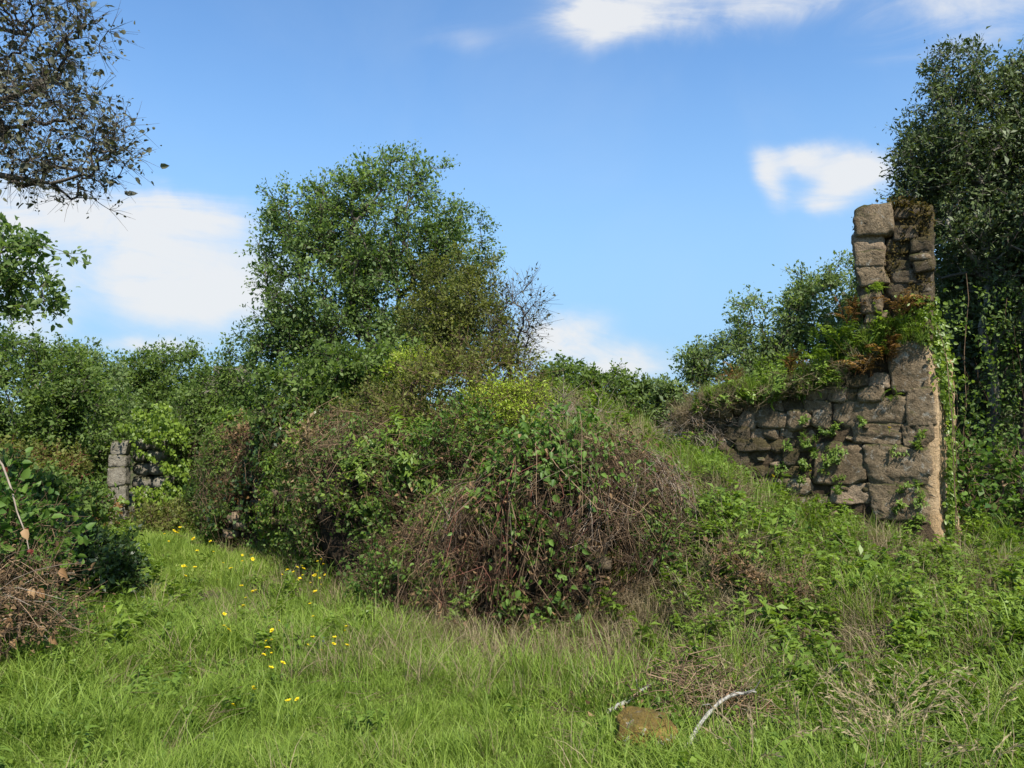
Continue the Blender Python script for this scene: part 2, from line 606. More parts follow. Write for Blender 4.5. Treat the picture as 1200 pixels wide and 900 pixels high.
def scatter(name, P, rot, scl, idx, tint, col, label):
    me_ = raw_mesh(name, P, [])
    a = me_.attributes.new('rot', 'FLOAT_VECTOR', 'POINT')
    a.data.foreach_set('vector', np.ascontiguousarray(rot, dtype=np.float32).ravel())
    a = me_.attributes.new('scl', 'FLOAT', 'POINT')
    a.data.foreach_set('value', np.ascontiguousarray(scl, dtype=np.float32))
    a = me_.attributes.new('idx', 'INT', 'POINT')
    a.data.foreach_set('value', np.ascontiguousarray(idx, dtype=np.int32))
    a = me_.attributes.new('itint', 'FLOAT', 'POINT')
    a.data.foreach_set('value', np.ascontiguousarray(tint, dtype=np.float32))
    o = link(name, me_, None)
    tag(o, label, None, None, 'stuff')
    ng = bpy.data.node_groups.new(name + '_nodes', 'GeometryNodeTree')
    ng.interface.new_socket('Geometry', in_out='INPUT', socket_type='NodeSocketGeometry')
    ng.interface.new_socket('Geometry', in_out='OUTPUT', socket_type='NodeSocketGeometry')
    gi = ng.nodes.new('NodeGroupInput')
    go = ng.nodes.new('NodeGroupOutput')
    ci = ng.nodes.new('GeometryNodeCollectionInfo')
    ci.inputs['Collection'].default_value = col
    ci.inputs['Separate Children'].default_value = True
    ci.inputs['Reset Children'].default_value = True
    ip = ng.nodes.new('GeometryNodeInstanceOnPoints')
    ip.inputs['Pick Instance'].default_value = True

    def attr(nm, typ):
        n = ng.nodes.new('GeometryNodeInputNamedAttribute')
        n.data_type = typ
        n.inputs[0].default_value = nm
        return n.outputs[0]
    ng.links.new(gi.outputs[0], ip.inputs['Points'])
    ng.links.new(ci.outputs[0], ip.inputs['Instance'])
    ng.links.new(attr('idx', 'INT'), ip.inputs['Instance Index'])
    ng.links.new(attr('rot', 'FLOAT_VECTOR'), ip.inputs['Rotation'])
    ng.links.new(attr('scl', 'FLOAT'), ip.inputs['Scale'])
    ng.links.new(ip.outputs[0], go.inputs[0])
    md = o.modifiers.new('tufts', 'NODES')
    md.node_group = ng
    return o


def blades(g, R, n, spread, h0, h1, w, lean=0.5, seg=3):
    """n grass blades standing round the origin"""
    a = R.uniform(0, 2 * PI, n)
    r = spread * np.sqrt(R.uniform(0, 1, n))
    base_ = np.stack([r * np.cos(a), r * np.sin(a), np.full(n, -0.02)], 1)
    hh = R.uniform(h0, h1, n)
    out = R.uniform(0, 2 * PI, n) * 0.5 + a * 0.5 + R.normal(0, 0.6, n)
    le = R.uniform(0.08, lean, n) * hh
    o2 = np.stack([np.cos(out), np.sin(out), np.zeros(n)], 1)
    sd = np.stack([-np.sin(out + R.normal(0, .7, n)), np.cos(out), np.zeros(n)], 1)
    t = np.linspace(0, 1, seg + 1)
    rows = []
    for k in range(seg):
        q = t[k]
        c = base_ + o2 * (le * q ** 1.8)[:, None] + np.array([0, 0, 1]) * (hh * (q - 0.22 * q ** 3))[:, None]
        ww = (w * (1 - 0.55 * q)) * (0.6 + 0.4 * min(1, q * 3))
        rows.append(c - sd * ww / 2)
        rows.append(c + sd * ww / 2)
    tip = base_ + o2 * (le * 1.15)[:, None] + np.array([0, 0, 1]) * (hh * 0.8)[:, None]
    rows.append(tip)
    V = np.stack(rows, 1)
    k = V.shape[1]
    o = (np.arange(n) * k)[:, None]
    Q = np.concatenate([o + [2 * j, 2 * j + 1, 2 * j + 3, 2 * j + 2] for j in range(seg - 1)])
    T = o + [2 * seg - 2, 2 * seg - 1, 2 * seg]
    n0 = g.n
    g.add(V.reshape(-1, 3), Q, np.repeat(R.uniform(0, 1, n), k))
    g.f.setdefault(3, []).append(T + n0)


RP = np.random.default_rng(5)
grass_protos = []
for i in range(6):
    g = Geo()
    blades(g, RP, 34, 0.09, 0.10, 0.26 + 0.03 * i, 0.008, 0.75)
    grass_protos.append(g.mesh('grass_tuft'))
for i in range(3):       # taller
    g = Geo()
    blades(g, RP, 22, 0.07, 0.22, 0.46, 0.007, 0.6, 4)
    grass_protos.append(g.mesh('grass_tall'))
for i in range(3):       # short trampled sward with clover-like leaves
    g = Geo()
    blades(g, RP, 30, 0.11, 0.04, 0.12, 0.007, 1.0)
    n = 26
    P = np.stack([RP.uniform(-.12, .12, n), RP.uniform(-.12, .12, n), RP.uniform(0.01, 0.06, n)], 1)
    leaves(g, P, rnd_dirs(RP, n) * [1, 1, .3], np.array([0, 0, 1]) + RP.normal(0, .35, (n, 3)), RP.uniform(.02, .04, n), 0.7, RP.uniform(.2, 1, n))
    grass_protos.append(g.mesh('grass_short'))
for i in range(4):       # short fine sward
    g = Geo()
    blades(g, RP, 46, 0.13, 0.05, 0.15 + .02 * i, 0.0045, 1.1)
    n = 5
    P = np.stack([RP.uniform(-.12, .12, n), RP.uniform(-.12, .12, n), RP.uniform(0.01, 0.05, n)], 1)
    leaves(g, P, rnd_dirs(RP, n) * [1, 1, .3], np.array([0, 0, 1]) + RP.normal(0, .35, (n, 3)), RP.uniform(.015, .03, n), 0.7, RP.uniform(.2, .8, n))
    grass_protos.append(g.mesh('grass_sward'))
grass_col = proto_collection('grass_tufts', grass_protos, [M['grass']] * 16)

dry_protos = []
for i in range(3):
    g = Geo()
    blades(g, RP, 22, 0.10, 0.14, 0.48, 0.005, 0.9, 4)
    dry_protos.append(g.mesh('dry_tuft'))
for i in range(3):       # flat thatch of fallen stems
    g = Geo()
    n = 26
    P = np.stack([RP.uniform(-.16, .16, n), RP.uniform(-.16, .16, n), RP.uniform(0.0, .07, n)], 1)
    D = rnd_dirs(RP, n) * [1, 1, .25]
    L = RP.uniform(.06, .22, n)[:, None]
    B = rnd_dirs(RP, n) * 0.03
    tubes(g, np.stack([P - D * L, P + B, P + D * L], 1), 0.0022, 3, RP.uniform(0, 1, n))
    dry_protos.append(g.mesh('thatch'))
for i in range(2):       # pale nodding seed heads
    g = Geo()
    n = 7
    a = RP.uniform(0, 2 * PI, n)
    for k in range(n):
        t = np.linspace(0, 1, 6)
        h = RP.uniform(.28, .48)
        o_ = np.array([math.cos(a[k]), math.sin(a[k]), 0])
        path = o_[None] * (0.02 + 0.22 * t ** 2.2)[:, None] + np.array([0, 0, 1])[None] * (h * (t - .25 * t ** 3))[:, None]
        tubes(g, path[None], 0.0015, 3, [0.7])
        m_ = 12
        q = np.linspace(.62, 1, m_)
        pp = np.stack([np.interp(q, t, path[:, j]) for j in range(3)], 1)
        ax = np.tile(unit(path[-1] - path[-2]), (m_, 1)) + RP.normal(0, .25, (m_, 3))
        leaves(g, pp, ax, rnd_dirs(RP, m_), 0.035, 0.22, RP.uniform(.7, 1, m_))
    dry_protos.append(g.mesh('seed_heads'))
dry_col = proto_collection('dry_tufts', dry_protos, [M['drygrass']] * 8)


def weed_mesh(R, n_stem, h, leaf, aspect, per):
    g = Geo()
    for k in range(n_stem):
        a = R.uniform(0, 2 * PI)
        hh = h * R.uniform(.55, 1.1)
        lean = R.uniform(.1, .6)
        t = np.linspace(0, 1, 5)
        o_ = np.array([math.cos(a), math.sin(a), 0])
        b0 = np.array([R.uniform(-.06, .06), R.uniform(-.06, .06), -0.02])
        path = b0 + o_[None] * (lean * hh * t ** 1.5)[:, None] + np.array([0, 0, 1])[None] * (hh * t)[:, None]
        tubes(g, path[None], np.linspace(.003, .0012, 5), 3, [R.uniform(.2, .7)])
        m_ = per
        q = R.uniform(.15, 1, m_)
        pp = np.stack([np.interp(q, t, path[:, j]) for j in range(3)], 1)
        ax = rnd_dirs(R, m_) * [1, 1, .35] + [0, 0, .15]
        leaves(g, pp, ax, np.array([0, 0, 1]) + R.normal(0, .35, (m_, 3)), leaf * R.uniform(.6, 1.2, m_) * (1.25 - .6 * q), aspect, R.uniform(0.15, 1, m_), .12, .15)
    return g.mesh('weed')


weed_protos = [weed_mesh(RP, 5, .22, .07, .55, 12), weed_mesh(RP, 4, .30, .09, .35, 14), weed_mesh(RP, 7, .14, .05, .7, 10),
               weed_mesh(RP, 5, .26, .06, .5, 18), weed_mesh(RP, 3, .38, .10, .42, 14), weed_mesh(RP, 6, .18, .10, .3, 8)]
weed_col = proto_collection('weed_plants', weed_protos, [M['weed']] * 6)


def place(R, n, x0, x1, y0, y1, dens):
    """random points kept where dens(x, y) in 0..1 allows"""
    x = R.uniform(x0, x1, n)
    y = R.uniform(y0, y1, n)
    k = R.uniform(0, 1, n) < dens(x, y)
    x, y = x[k], y[k]
    return np.stack([x, y, hgt(x, y)], 1)


def in_view(x, y, m=0.72):
    return (np.abs(x) < m * y + 0.6).astype(float)


def track_edge(x, y):      # > 0 on the track side of the left hedge line
    return x + 2.35 + 0.47 * (y - 4.0)


def foot(x, y):            # closeness to the foot of the bramble mound and wall (0..1)
    a = np.exp(-(((x - 0.55) / 1.9) ** 2 + ((y - 6.3) / 0.95) ** 2))
    b = np.exp(-(side_d(x, y) / 0.6) ** 2) * sstep(7.5, 8.5, y)
    return np.clip(np.maximum(a, 0.8 * b), 0, 1)


def patch(x, y, s=1.0, seed=3):
    return vnoise(np.stack([x, y, 0 * x], 1), seed, s)


RG = np.random.default_rng(11)


def d_grass(x, y):
    d = side_d(x, y)
    w = np.where(d < 0.1, 1.0, 0.60)
    w = w * np.maximum(sstep(-0.9, 0.25, track_edge(x, y)), .8 * sstep(7.5, 6.5, y))
    w = w * (1 - 0.75 * foot(x, y))
    w = w * np.where((d > .3) & (y > 7), 0.75, 1)
    w = w * sstep(17.5, 15.5, y + 0.2 * x)
    w = w * np.clip(0.66 + 0.7 * patch(x, y, 1.6), np.where(d < 0, .3, .06), 1)
    w = w * (1 - .82 * np.exp(-((x - 1.05) / .6) ** 2 - ((y - 4.45) / .6) ** 2))
    return w * in_view(x, y)


P1 = place(RG, 11000, -4.5, 5.5, 2.3, 7.0, d_grass)
P2 = place(RG, 15000, -10, 8.5, 7.0, 16.5, lambda x, y: d_grass(x, y))
P = np.concatenate([P1, P2])
n = len(P)
dn = side_d(P[:, 0], P[:, 1])
sw = sstep(0.9, 0.0, np.abs(P[:, 0] + 1.35 + 0.47 * (P[:, 1] - 4.0)))      # trodden middle of the track
pick = RG.uniform(0, 1, n)
gi_ = np.where(pick < 0.62 - 0.35 * sw, RG.integers(0, 6, n), np.where(pick < 0.80 - 0.5 * sw, RG.integers(6, 9, n), RG.integers(9, 12, n)))
rot = np.stack([RG.normal(0, .12, n), RG.normal(0, .12, n), RG.uniform(0, 6.28, n)], 1)
scatter('grass', P, rot, RG.uniform(.45, 1.0, n) * (.85 + .035 * np.clip(P[:, 1], 2, 12)) * np.where(dn < -.3, .72, 1.0) * (1 + .35 * patch(P[:, 0], P[:, 1], 2.3, 77)), gi_,
        np.clip(0.5 + .35 * patch(P[:, 0], P[:, 1], 1.1, 8) + RG.normal(0, .18, n), 0, 1), grass_col,
        'fresh green meadow grass on the track and the slopes')


def d_sward(x, y):
    w = sstep(.6, -.2, side_d(x, y)) * np.maximum(sstep(-0.6, 0.2, track_edge(x, y)), .9 * sstep(7, 6, y))
    w = w * np.clip(.85 + .6 * patch(x, y, 1.9, 93), .2, 1)
    w = w * (1 - .95 * np.exp(-((x - 1.0) / .55) ** 2 - ((y - 4.4) / .5) ** 2))
    return w * in_view(x, y) * sstep(17, 15.5, y + .2 * x) * (1 - .7 * foot(x, y))


P1 = place(RG, 10500, -4.5, 2.5, 2.3, 7.0, d_sward)
P2 = place(RG, 9500, -10, 1, 7.0, 16.5, d_sward)
P = np.concatenate([P1, P2])
n = len(P)
rot = np.stack([RG.normal(0, .15, n), RG.normal(0, .15, n), RG.uniform(0, 6.28, n)], 1)
scatter('short_grass', P, rot, RG.uniform(.6, 1.3, n) * np.clip(1.05 + .8 * patch(P[:, 0], P[:, 1], 1.5, 91), .55, 1.8), np.where(RG.uniform(0, 1, n) < .08, RG.integers(9, 12, n), RG.integers(12, 16, n)), np.clip(.58 + .4 * patch(P[:, 0], P[:, 1], 1.3, 8) + RG.normal(0, .2, n), 0, 1), grass_col,
        'short bright green sward covering the track')


def d_weed(x, y):
    d = side_d(x, y)
    right = (1.3 - .3 * sstep(4.9, 5.8, y) * sstep(3.4, 2.4, x)) * sstep(0.2, 1.0, x) * np.where(y < 10.2, 1.0, 0.5)
    low = 0.22 * (d < 0)
    left = 0.9 * sstep(0.5, -0.4, track_edge(x, y)) * sstep(4.6, 5.6, y)
    back = 0.55 * (d > 0.3)
    w = np.maximum.reduce([right, low, left, back]) * np.clip(0.42 + 0.75 * patch(x, y, 1.9, 21), .04, 1)
    w = w * (1 - .92 * np.exp(-((x - .95) / .65) ** 2 - ((y - 4.15) / .6) ** 2))
    return w * in_view(x, y) * (1 - .5 * foot(x, y))


P1 = place(RG, 7000, -4.5, 6, 2.4, 7.5, d_weed)
P2 = place(RG, 9500, -11, 10, 7.5, 17, lambda x, y: .8 * d_weed(x, y))
P = np.concatenate([P1, P2])
n = len(P)
rot = np.stack([RG.normal(0, .15, n), RG.normal(0, .15, n), RG.uniform(0, 6.28, n)], 1)
scatter('weeds', P, rot, RG.uniform(.5, 1.15, n) * (.8 + .35 * sstep(4, 6.5, P[:, 1])), RG.integers(0, 6, n), np.clip(.45 + .4 * patch(P[:, 0], P[:, 1], 1.3, 31) + RG.normal(0, .2, n), 0, 1), weed_col,
        'leafy green weeds covering the slope below the stone wall')


def d_dry(x, y):
    d = side_d(x, y)
    heap = 1.0 * np.exp(-(((x - 1.0) / 1.7) ** 2 + ((y - 10.8) / 1.8) ** 2))
    slope = 0.75 * sstep(.3, 1.2, x) * sstep(5.5, 4.0, x) * sstep(11, 9.5, y) * sstep(4.6, 5.6, y)
    t = 0.05 * np.clip(patch(x, y, 1.4, 97) + .5, 0, 1.5) + 0.22 * np.exp(-((x + 1.5) / .5) ** 2 - ((y - 5.5) / .35) ** 2) + .2 * np.exp(-((x + 2.6) / .4) ** 2 - ((y - 5.6) / .6) ** 2)
    end = 0.7 * np.exp(-(((x + 6.5) / 1.6) ** 2 + ((y - 15.2) / 1.2) ** 2))
    w = np.maximum.reduce([heap, slope * np.clip(0.55 + 1.3 * patch(x, y, 1.7, 51), 0.1, 1.2), .95 * foot(x, y), t + 0 * x, end])
    return w * in_view(x, y)


P1 = place(RG, 12500, -4.5, 6, 3.0, 8.0, d_dry)
P2 = place(RG, 9500, -10, 8, 8.0, 17, d_dry)
P = np.concatenate([P1, P2])
n = len(P)
rot = np.stack([RG.normal(0, .2, n), RG.normal(0, .2, n), RG.uniform(0, 6.28, n)], 1)
scatter('dry_grass', P, rot, RG.uniform(.5, 1.0, n), np.where(RG.uniform(0, 1, n) < .5, RG.integers(3, 6, n), RG.integers(0, 3, n)), np.clip(.45 + RG.normal(0, .25, n), 0, 1), dry_col,
        'dry tan grass stems and thatch around the bramble mound and on the heap')
# pale seed heads standing in the grass near the bottom edge
def d_seed(x, y):
    a = np.exp(-(((x - 2.15) / .5) ** 2 + ((y - 4.2) / .5) ** 2)) + .6 * np.exp(-(((x - 1.35) / .35) ** 2 + ((y - 4.15) / .3) ** 2))
    return np.clip(a, 0, 1)


P = place(RG, 150, .5, 3.5, 3.2, 5.4, d_seed)
n = len(P)
rot = np.stack([RG.normal(0, .2, n), RG.normal(0, .2, n), RG.uniform(0, 6.28, n)], 1)
scatter('seed_grass', P, rot, RG.uniform(.7, 1.15, n), RG.integers(6, 8, n), RG.uniform(.4, 1, n), dry_col, 'pale nodding seed heads of wild oat grass near the bottom edge')

# ------------------------------------------------------------------ trees


def px_blobs(lst, Y):
    """pixel ellipses (u, v, ru, rv[, dY, thick]) at distance Y -> world ellipsoids"""
    out = []
    for b in lst:
        u, v, ru, rv = b[:4]
        yy = Y + (b[4] if len(b) > 4 else 0)
        c = at(u, v, yy)
        rx, rz = ru * yy / FOC, rv * yy / FOC
        ry = b[5] if len(b) > 5 else (rx + rz) / 2
        out.append((c, np.array([rx, ry, rz])))
    return out


def grow(R, nodes, radii_tip, clumps, taper=0.48):
    """attach every clump to the nearest node; returns edges with radii"""
    pts = [np.array(p) for p, _ in nodes]
    par = [q for _, q in nodes]
    base_n = len(pts)
    A = np.zeros((base_n + 2 * len(clumps), 3))
    A[:base_n] = pts
    parent = list(par)
    depthc = np.zeros(len(A))
    for i, q in enumerate(par):
        depthc[i] = 0 if q < 0 else depthc[q] + np.linalg.norm(A[i] - A[q])
    m = base_n
    ends = []
    for c in clumps:
        d = np.linalg.norm(A[:m] - c, axis=1)
        cost = d + 0.18 * depthc[:m] + 0.8 * np.maximum(0, A[:m, 2] - c[2])
        j = int(np.argmin(cost))
        midp = A[j] * .5 + c * .5 + R.normal(0, .08, 3) * d[j] + np.array([0, 0, .06 * d[j]])
        A[m] = midp
        parent.append(j)
        depthc[m] = depthc[j] + d[j] / 2
        A[m + 1] = c
        parent.append(m)
        depthc[m + 1] = depthc[m] + d[j] / 2
        ends.append(m + 1)
        m += 2
    cnt = np.zeros(m)
    cnt[ends] = 1
    for i in range(m - 1, -1, -1):
        if parent[i] >= 0:
            cnt[parent[i]] += cnt[i]
    rr = radii_tip * np.maximum(cnt, 1) ** taper
    return A[:m], np.array(parent), rr, ends


def ell_sample(R, blobs, n, fill=0.5):
    vol = np.array([b[1].prod() ** 0.8 for b in blobs])
    w = R.choice(len(blobs), n, p=vol / vol.sum())
    d = rnd_dirs(R, n)
    r = fill * R.uniform(0, 1, n) ** (1 / 3) + (1 - fill) * (0.55 + .45 * R.uniform(0, 1, n) ** .6)
    far_ = R.uniform(0, 1, n) < .12
    r = np.where(far_, R.uniform(1.0, 1.24, n), r)
    cc = np.array([b[0] for b in blobs])[w]
    ra = np.array([b[1] for b in blobs])[w]
    return cc + d * ra * r[:, None], unit(d / ra)


def tree(name, label, cat, base, blobs, trunk, leafm, barkm, seed, n_clump=400, per=60, leaf=0.08, clump=0.28, aspect=.55,
         tip_r=0.006, group=None, gap=0.25, nodes=None, fill=.5, shape=4, up=.4, trunk_name='trunk', crown_name='crown', droop=0.0, spray=0.0, sides=5):
    R = np.random.default_rng(seed)
    base = np.array(base, dtype=float)
    root = empty(name, base, label, cat, group)
    P, out = ell_sample(R, blobs, int(n_clump * 1.6), fill)
    nz = vnoise(P, seed, 2.2 / max(0.3, np.mean([b[1].mean() for b in blobs])))
    keep = nz > np.quantile(nz, gap)
    P, out = P[keep][:n_clump], out[keep][:n_clump]
    hz = hgt(P[:, 0], P[:, 1])
    k = P[:, 2] > hz + 0.08
    P, out = P[k], out[k]
    order = np.argsort(np.linalg.norm(P - (base + [0, 0, .3 * (P[:, 2].max() - base[2])]), axis=1))
    P, out = P[order], out[order]
    if nodes is None:
        cen = np.mean([b[0] for b in blobs], axis=0)
        top = base + (cen - base) * 1.0
        nodes = [(base - [0, 0, .15], -1)]
        for i, t in enumerate(np.linspace(.2, 1, 5)):
            q = base * (1 - t) + top * t + np.append(R.normal(0, .04, 2), 0) * np.linalg.norm(top - base)
            nodes.append((q, i))
    else:
        nodes = [(np.array(p), q) for p, q in nodes]
    A, par, rr, ends = grow(R, nodes, tip_r, P)
    # limit to the given trunk radius
    rr = np.minimum(rr, trunk)
    e = np.where(par >= 0)[0]
    g = Geo()
    r0, r1 = rr[par[e]], rr[e]
    r0 = np.minimum(r0, np.maximum(r1 * 1.6, tip_r))
    big = r1 > tip_r * 2.2
    for sel, s in ((big, sides + 1), (~big, 3)):
        if sel.any():
            a, b = A[par[e[sel]]], A[e[sel]]
            tubes(g, np.stack([a, (a + b) / 2 + R.normal(0, .02, a.shape) * np.linalg.norm(b - a, axis=1)[:, None], b], 1),
                  np.stack([r0[sel], (r0[sel] + r1[sel]) / 2, r1[sel]], 1), s, R.uniform(.2, .8, sel.sum()))
    # twigs out of every clump
    nt_ = 5 if spray == 0 else 6
    cp = np.repeat(P, nt_, 0)
    od = np.repeat(out, nt_, 0)
    tw = unit(rnd_dirs(R, len(cp)) + od * .6 + [0, 0, .25 - droop])
    L = clump * R.uniform(.8, 1.5, len(cp))[:, None] * (1 + spray)
    tubes(g, np.stack([cp, cp + tw * L * .5 + R.normal(0, .03, cp.shape) * L, cp + tw * L + np.array([0, 0, -droop]) * L * .4], 1), np.array([.8, .6, .3]) * tip_r, 3, R.uniform(.2, .8, len(cp)))
    g.build(trunk_name, barkm, root, smooth=True)
    # leaves along those twigs and round the clump
    g = Geo()
    n = len(P) * per
    ci = np.repeat(np.arange(len(P)), per)
    ti = ci * nt_ + R.integers(0, nt_, n)
    q = R.uniform(.1, 1.05, n)[:, None]
    pos = cp[ti] + tw[ti] * L[ti] * q + R.normal(0, .22, (n, 3)) * clump * [1, 1, .75]
    nr = unit(rnd_dirs(R, n) + out[ci] * .6 + np.array([0, 0, up * .7]))
    ax = rnd_dirs(R, n) + tw[ti] * .8 + np.array([0, 0, -droop])
    tn = np.clip(.5 + .22 * R.normal(size=len(P))[ci] + .22 * R.normal(size=n), 0, 1)
    leaves(g, pos, ax, nr, leaf * np.clip(R.lognormal(-.12, .38, n), .35, 1.9), aspect * 1.05, tn, .12, .1, shape)
    g.build(crown_name, leafm, root)
    return root


def gbase(u, Y, dz=0.0):
    x = (u - 600) / FOC * Y
    return np.array([x, Y, float(hgt(x, Y)) + dz])


# the large oak behind the overgrown wall
tree('oak_tree', 'tall broad green oak rising behind the overgrown wall, largest tree of the middle', 'tree', gbase(425, 15),
     px_blobs([(448, 268, 92, 66), (350, 258, 34, 36), (380, 340, 72, 62), (480, 335, 85, 75), (535, 290, 38, 55), (440, 420, 95, 60),
               (345, 425, 52, 62), (482, 208, 52, 32), (530, 395, 42, 60), (322, 290, 18, 34), (405, 232, 46, 26), (552, 222, 14, 14), (340, 395, 30, 30), (485, 188, 26, 16), (312, 345, 14, 24)], 15),
     0.20, M['oak'], M['bark'], 101, n_clump=1150, per=78, leaf=.062, clump=.27, gap=.40, shape=4)

# thin olive-toned small tree and its bare neighbour in front of the oak
tree('small_tree', 'fine-leaved olive green small tree with grey twigs before the right side of the oak', 'tree', gbase(560, 11.8),
     px_blobs([(530, 350, 45, 50), (555, 385, 42, 45), (505, 375, 32, 40), (570, 320, 15, 22)], 11.8),
     0.05, M['olive'], M['bark'], 102, n_clump=330, per=64, leaf=.045, clump=.17, aspect=.45, gap=.2, tip_r=.003, spray=.1)
tree('bare_shrub', 'grey half-bare twiggy shrub standing against the sky right of the oak', 'shrub', gbase(588, 11.4),
     px_blobs([(605, 385, 26, 48), (590, 415, 26, 35), (622, 360, 14, 26)], 11.4),
     0.04, M['grey'], M['bark'], 103, n_clump=70, per=10, leaf=.05, clump=.20, aspect=.5, gap=.1, tip_r=.0045, spray=.5, up=.2)

# trees beyond the end of the track
tree('bushy_tree', 'dense green tree at the left edge beyond the track with a rounded crown', 'tree', gbase(15, 15.5),
     px_blobs([(30, 455, 62, 62), (90, 505, 50, 62), (20, 540, 60, 60), (70, 445, 40, 35), (95, 570, 40, 40)], 15.5),
     .14, M['mid'], M['bark'], 104, n_clump=460, per=90, leaf=.072, clump=.28)
tree('slender_tree', 'slender open tree with wispy top behind the dense tree at the left edge', 'tree', gbase(100, 19.5),
     px_blobs([(92, 425, 24, 26), (110, 445, 35, 30), (85, 480, 50, 50), (125, 500, 35, 50)], 19.5),
     .12, M['willow'], M['bark'], 105, n_clump=240, per=80, leaf=.075, clump=.30, gap=.35)
tree('spreading_tree', 'flat-topped tree rising behind the ivy-covered gate post', 'tree', gbase(190, 22),
     px_blobs([(170, 448, 30, 30), (205, 440, 34, 28), (150, 480, 40, 38), (220, 470, 36, 34), (190, 500, 50, 40)], 22),
     .14, M['mid'], M['bark'], 106, n_clump=400, per=84, leaf=.09, clump=.36, gap=.25)
tree('dark_thicket_tree', 'dark bushy tree between the ivy-covered gate post and the large oak', 'tree', gbase(262, 16.5),
     px_blobs([(290, 440, 34, 32), (255, 470, 36, 34), (245, 530, 50, 60), (290, 500, 40, 50), (225, 570, 40, 40), (210, 530, 26, 40)], 16.5),
     .12, M['mid'], M['bark'], 107, n_clump=480, per=90, leaf=.065, clump=.27, gap=.25)
tree('dark_bush', 'dark glossy bush standing at the track end left of the reddish wall', 'bush', gbase(252, 14.6),
     px_blobs([(262, 575, 24, 45), (244, 590, 18, 26), (275, 530, 18, 30)], 14.6),
     .05, M['dark'], M['bark'], 108, n_clump=200, per=46, leaf=.075, clump=.17)
tree('hedge_bush', 'low mixed bush left of the gate post with reddish stems at its foot', 'bush', gbase(85, 14.3),
     px_blobs([(60, 560, 36, 36), (84, 596, 26, 14), (45, 585, 34, 30), (25, 570, 38, 50)], 14.3),
     .05, M['olive'], M['redcane'], 109, n_clump=260, per=44, leaf=.06, clump=.2)

# overhanging tree at the upper left, rooted outside the frame
tb = np.array([-4.9, 5.6, float(hgt(-4.9, 5.6))])
lim = [(tb - [0, 0, .2], -1), (tb + [.1, 0, 1.4], 0), (tb + [.3, -.1, 2.6], 1), (at(-60, 205, 5.5), 2), (at(0, 205, 5.4), 3), (at(60, 215, 5.3), 4),
       (tb + [.4, -.1, 3.6], 2), (at(-40, 130, 5.4), 6), (at(20, 110, 5.3), 7), (at(-30, 30, 5.5), 6), (at(30, 40, 5.4), 9), (at(95, 205, 5.2), 5), (at(85, 165, 5.2), 8)]
tree('overhanging_tree', 'grey-leaved tree reaching bare twigs in from the upper left corner', 'tree', tb,
     px_blobs([(15, 50, 75, 62), (25, 120, 65, 50), (70, 175, 70, 42), (20, 185, 50, 40), (120, 190, 38, 34), (145, 165, 14, 32), (85, 115, 40, 24), (100, 45, 28, 26), (40, 15, 60, 40), (105, 235, 24, 16)], 5.35),
     .11, M['grey'], M['bark'], 110, n_clump=420, per=10, leaf=.036, clump=.10, aspect=.6, gap=.25, tip_r=.0024, nodes=lim, spray=.7, shape=7, up=.2, droop=.1)
tb = np.array([-6.3, 7.4, float(hgt(-6.3, 7.4))])
lim = [(tb - [0, 0, .2], -1), (tb + [.2, 0, 1.5], 0), (at(-45, 330, 7.3), 1), (at(0, 315, 7.2), 2), (at(40, 320, 7.1), 3)]
tree('young_oak', 'leafy green oak branch tree at the left edge below the grey-leaved tree', 'tree', tb,
     px_blobs([(12, 310, 38, 36), (-30, 330, 50, 60), (30, 345, 36, 22), (65, 290, 18, 12), (70, 350, 12, 8), (15, 285, 24, 18)], 7.2),
     .07, M['oak'], M['bark'], 111, n_clump=110, per=40, leaf=.055, clump=.13, aspect=.55, gap=.15, tip_r=.003, nodes=lim, shape=7)

# tree behind the stone wall
tree('pale_tree', 'light green feathery tree growing behind the stone wall, against the sky', 'tree', gbase(930, 13.5),
     px_blobs([(905, 385, 45, 42), (965, 375, 52, 48), (855, 430, 42, 36), (815, 425, 24, 17), (988, 335, 24, 30), (935, 440, 85, 42), (870, 465, 60, 30), (1010, 400, 40, 60)], 13.5),
     .12, M['willow'], M['bark'], 112, n_clump=560, per=88, leaf=.062, clump=.25, aspect=.45, gap=.28)

# dark evergreen on the right with pale leaning stems
tb = gbase(1150, 10.2)
lim = [(tb - [0, 0, .2], -1), (at(1152, 560, 10.1), 0), (at(1168, 480, 10.1), 1), (at(1162, 420, 10.1), 2), (at(1150, 385, 10.2), 3), (at(1158, 330, 10.3), 4), (at(1150, 240, 10.4), 5), (at(1130, 160, 10.4), 6), (at(1124, 100, 10.4), 7),
       (at(1185, 300, 10.5), 4), (at(1190, 200, 10.5), 9)]
tree('evergreen_tree', 'tall dark evergreen tree with pale crooked trunk right of the stone pillar', 'tree', tb,
     px_blobs([(1125, 165, 62, 62), (1122, 90, 26, 42), (1085, 195, 36, 40), (1185, 190, 60, 90), (1140, 265, 58, 70), (1185, 330, 60, 95), (1150, 370, 48, 80, .5), (1195, 110, 26, 40), (1075, 235, 24, 30), (1215, 220, 40, 120), (1205, 110, 34, 50), (1168, 155, 36, 36), (1160, 470, 60, 70, .9), (1200, 560, 60, 80, .9)], 10.5),
     .045, M['ever'], M['greybark'], 113, n_clump=2000, per=56, leaf=.060, clump=.20, aspect=.38, gap=.16, nodes=lim, tip_r=.0045)
tb = gbase(1205, 9.4)
lim = [(tb - [0, 0, .2], -1), (at(1192, 560, 9.4), 0), (at(1205, 450, 9.5), 1), (at(1200, 380, 9.6), 2), (at(1225, 300, 9.6), 3)]
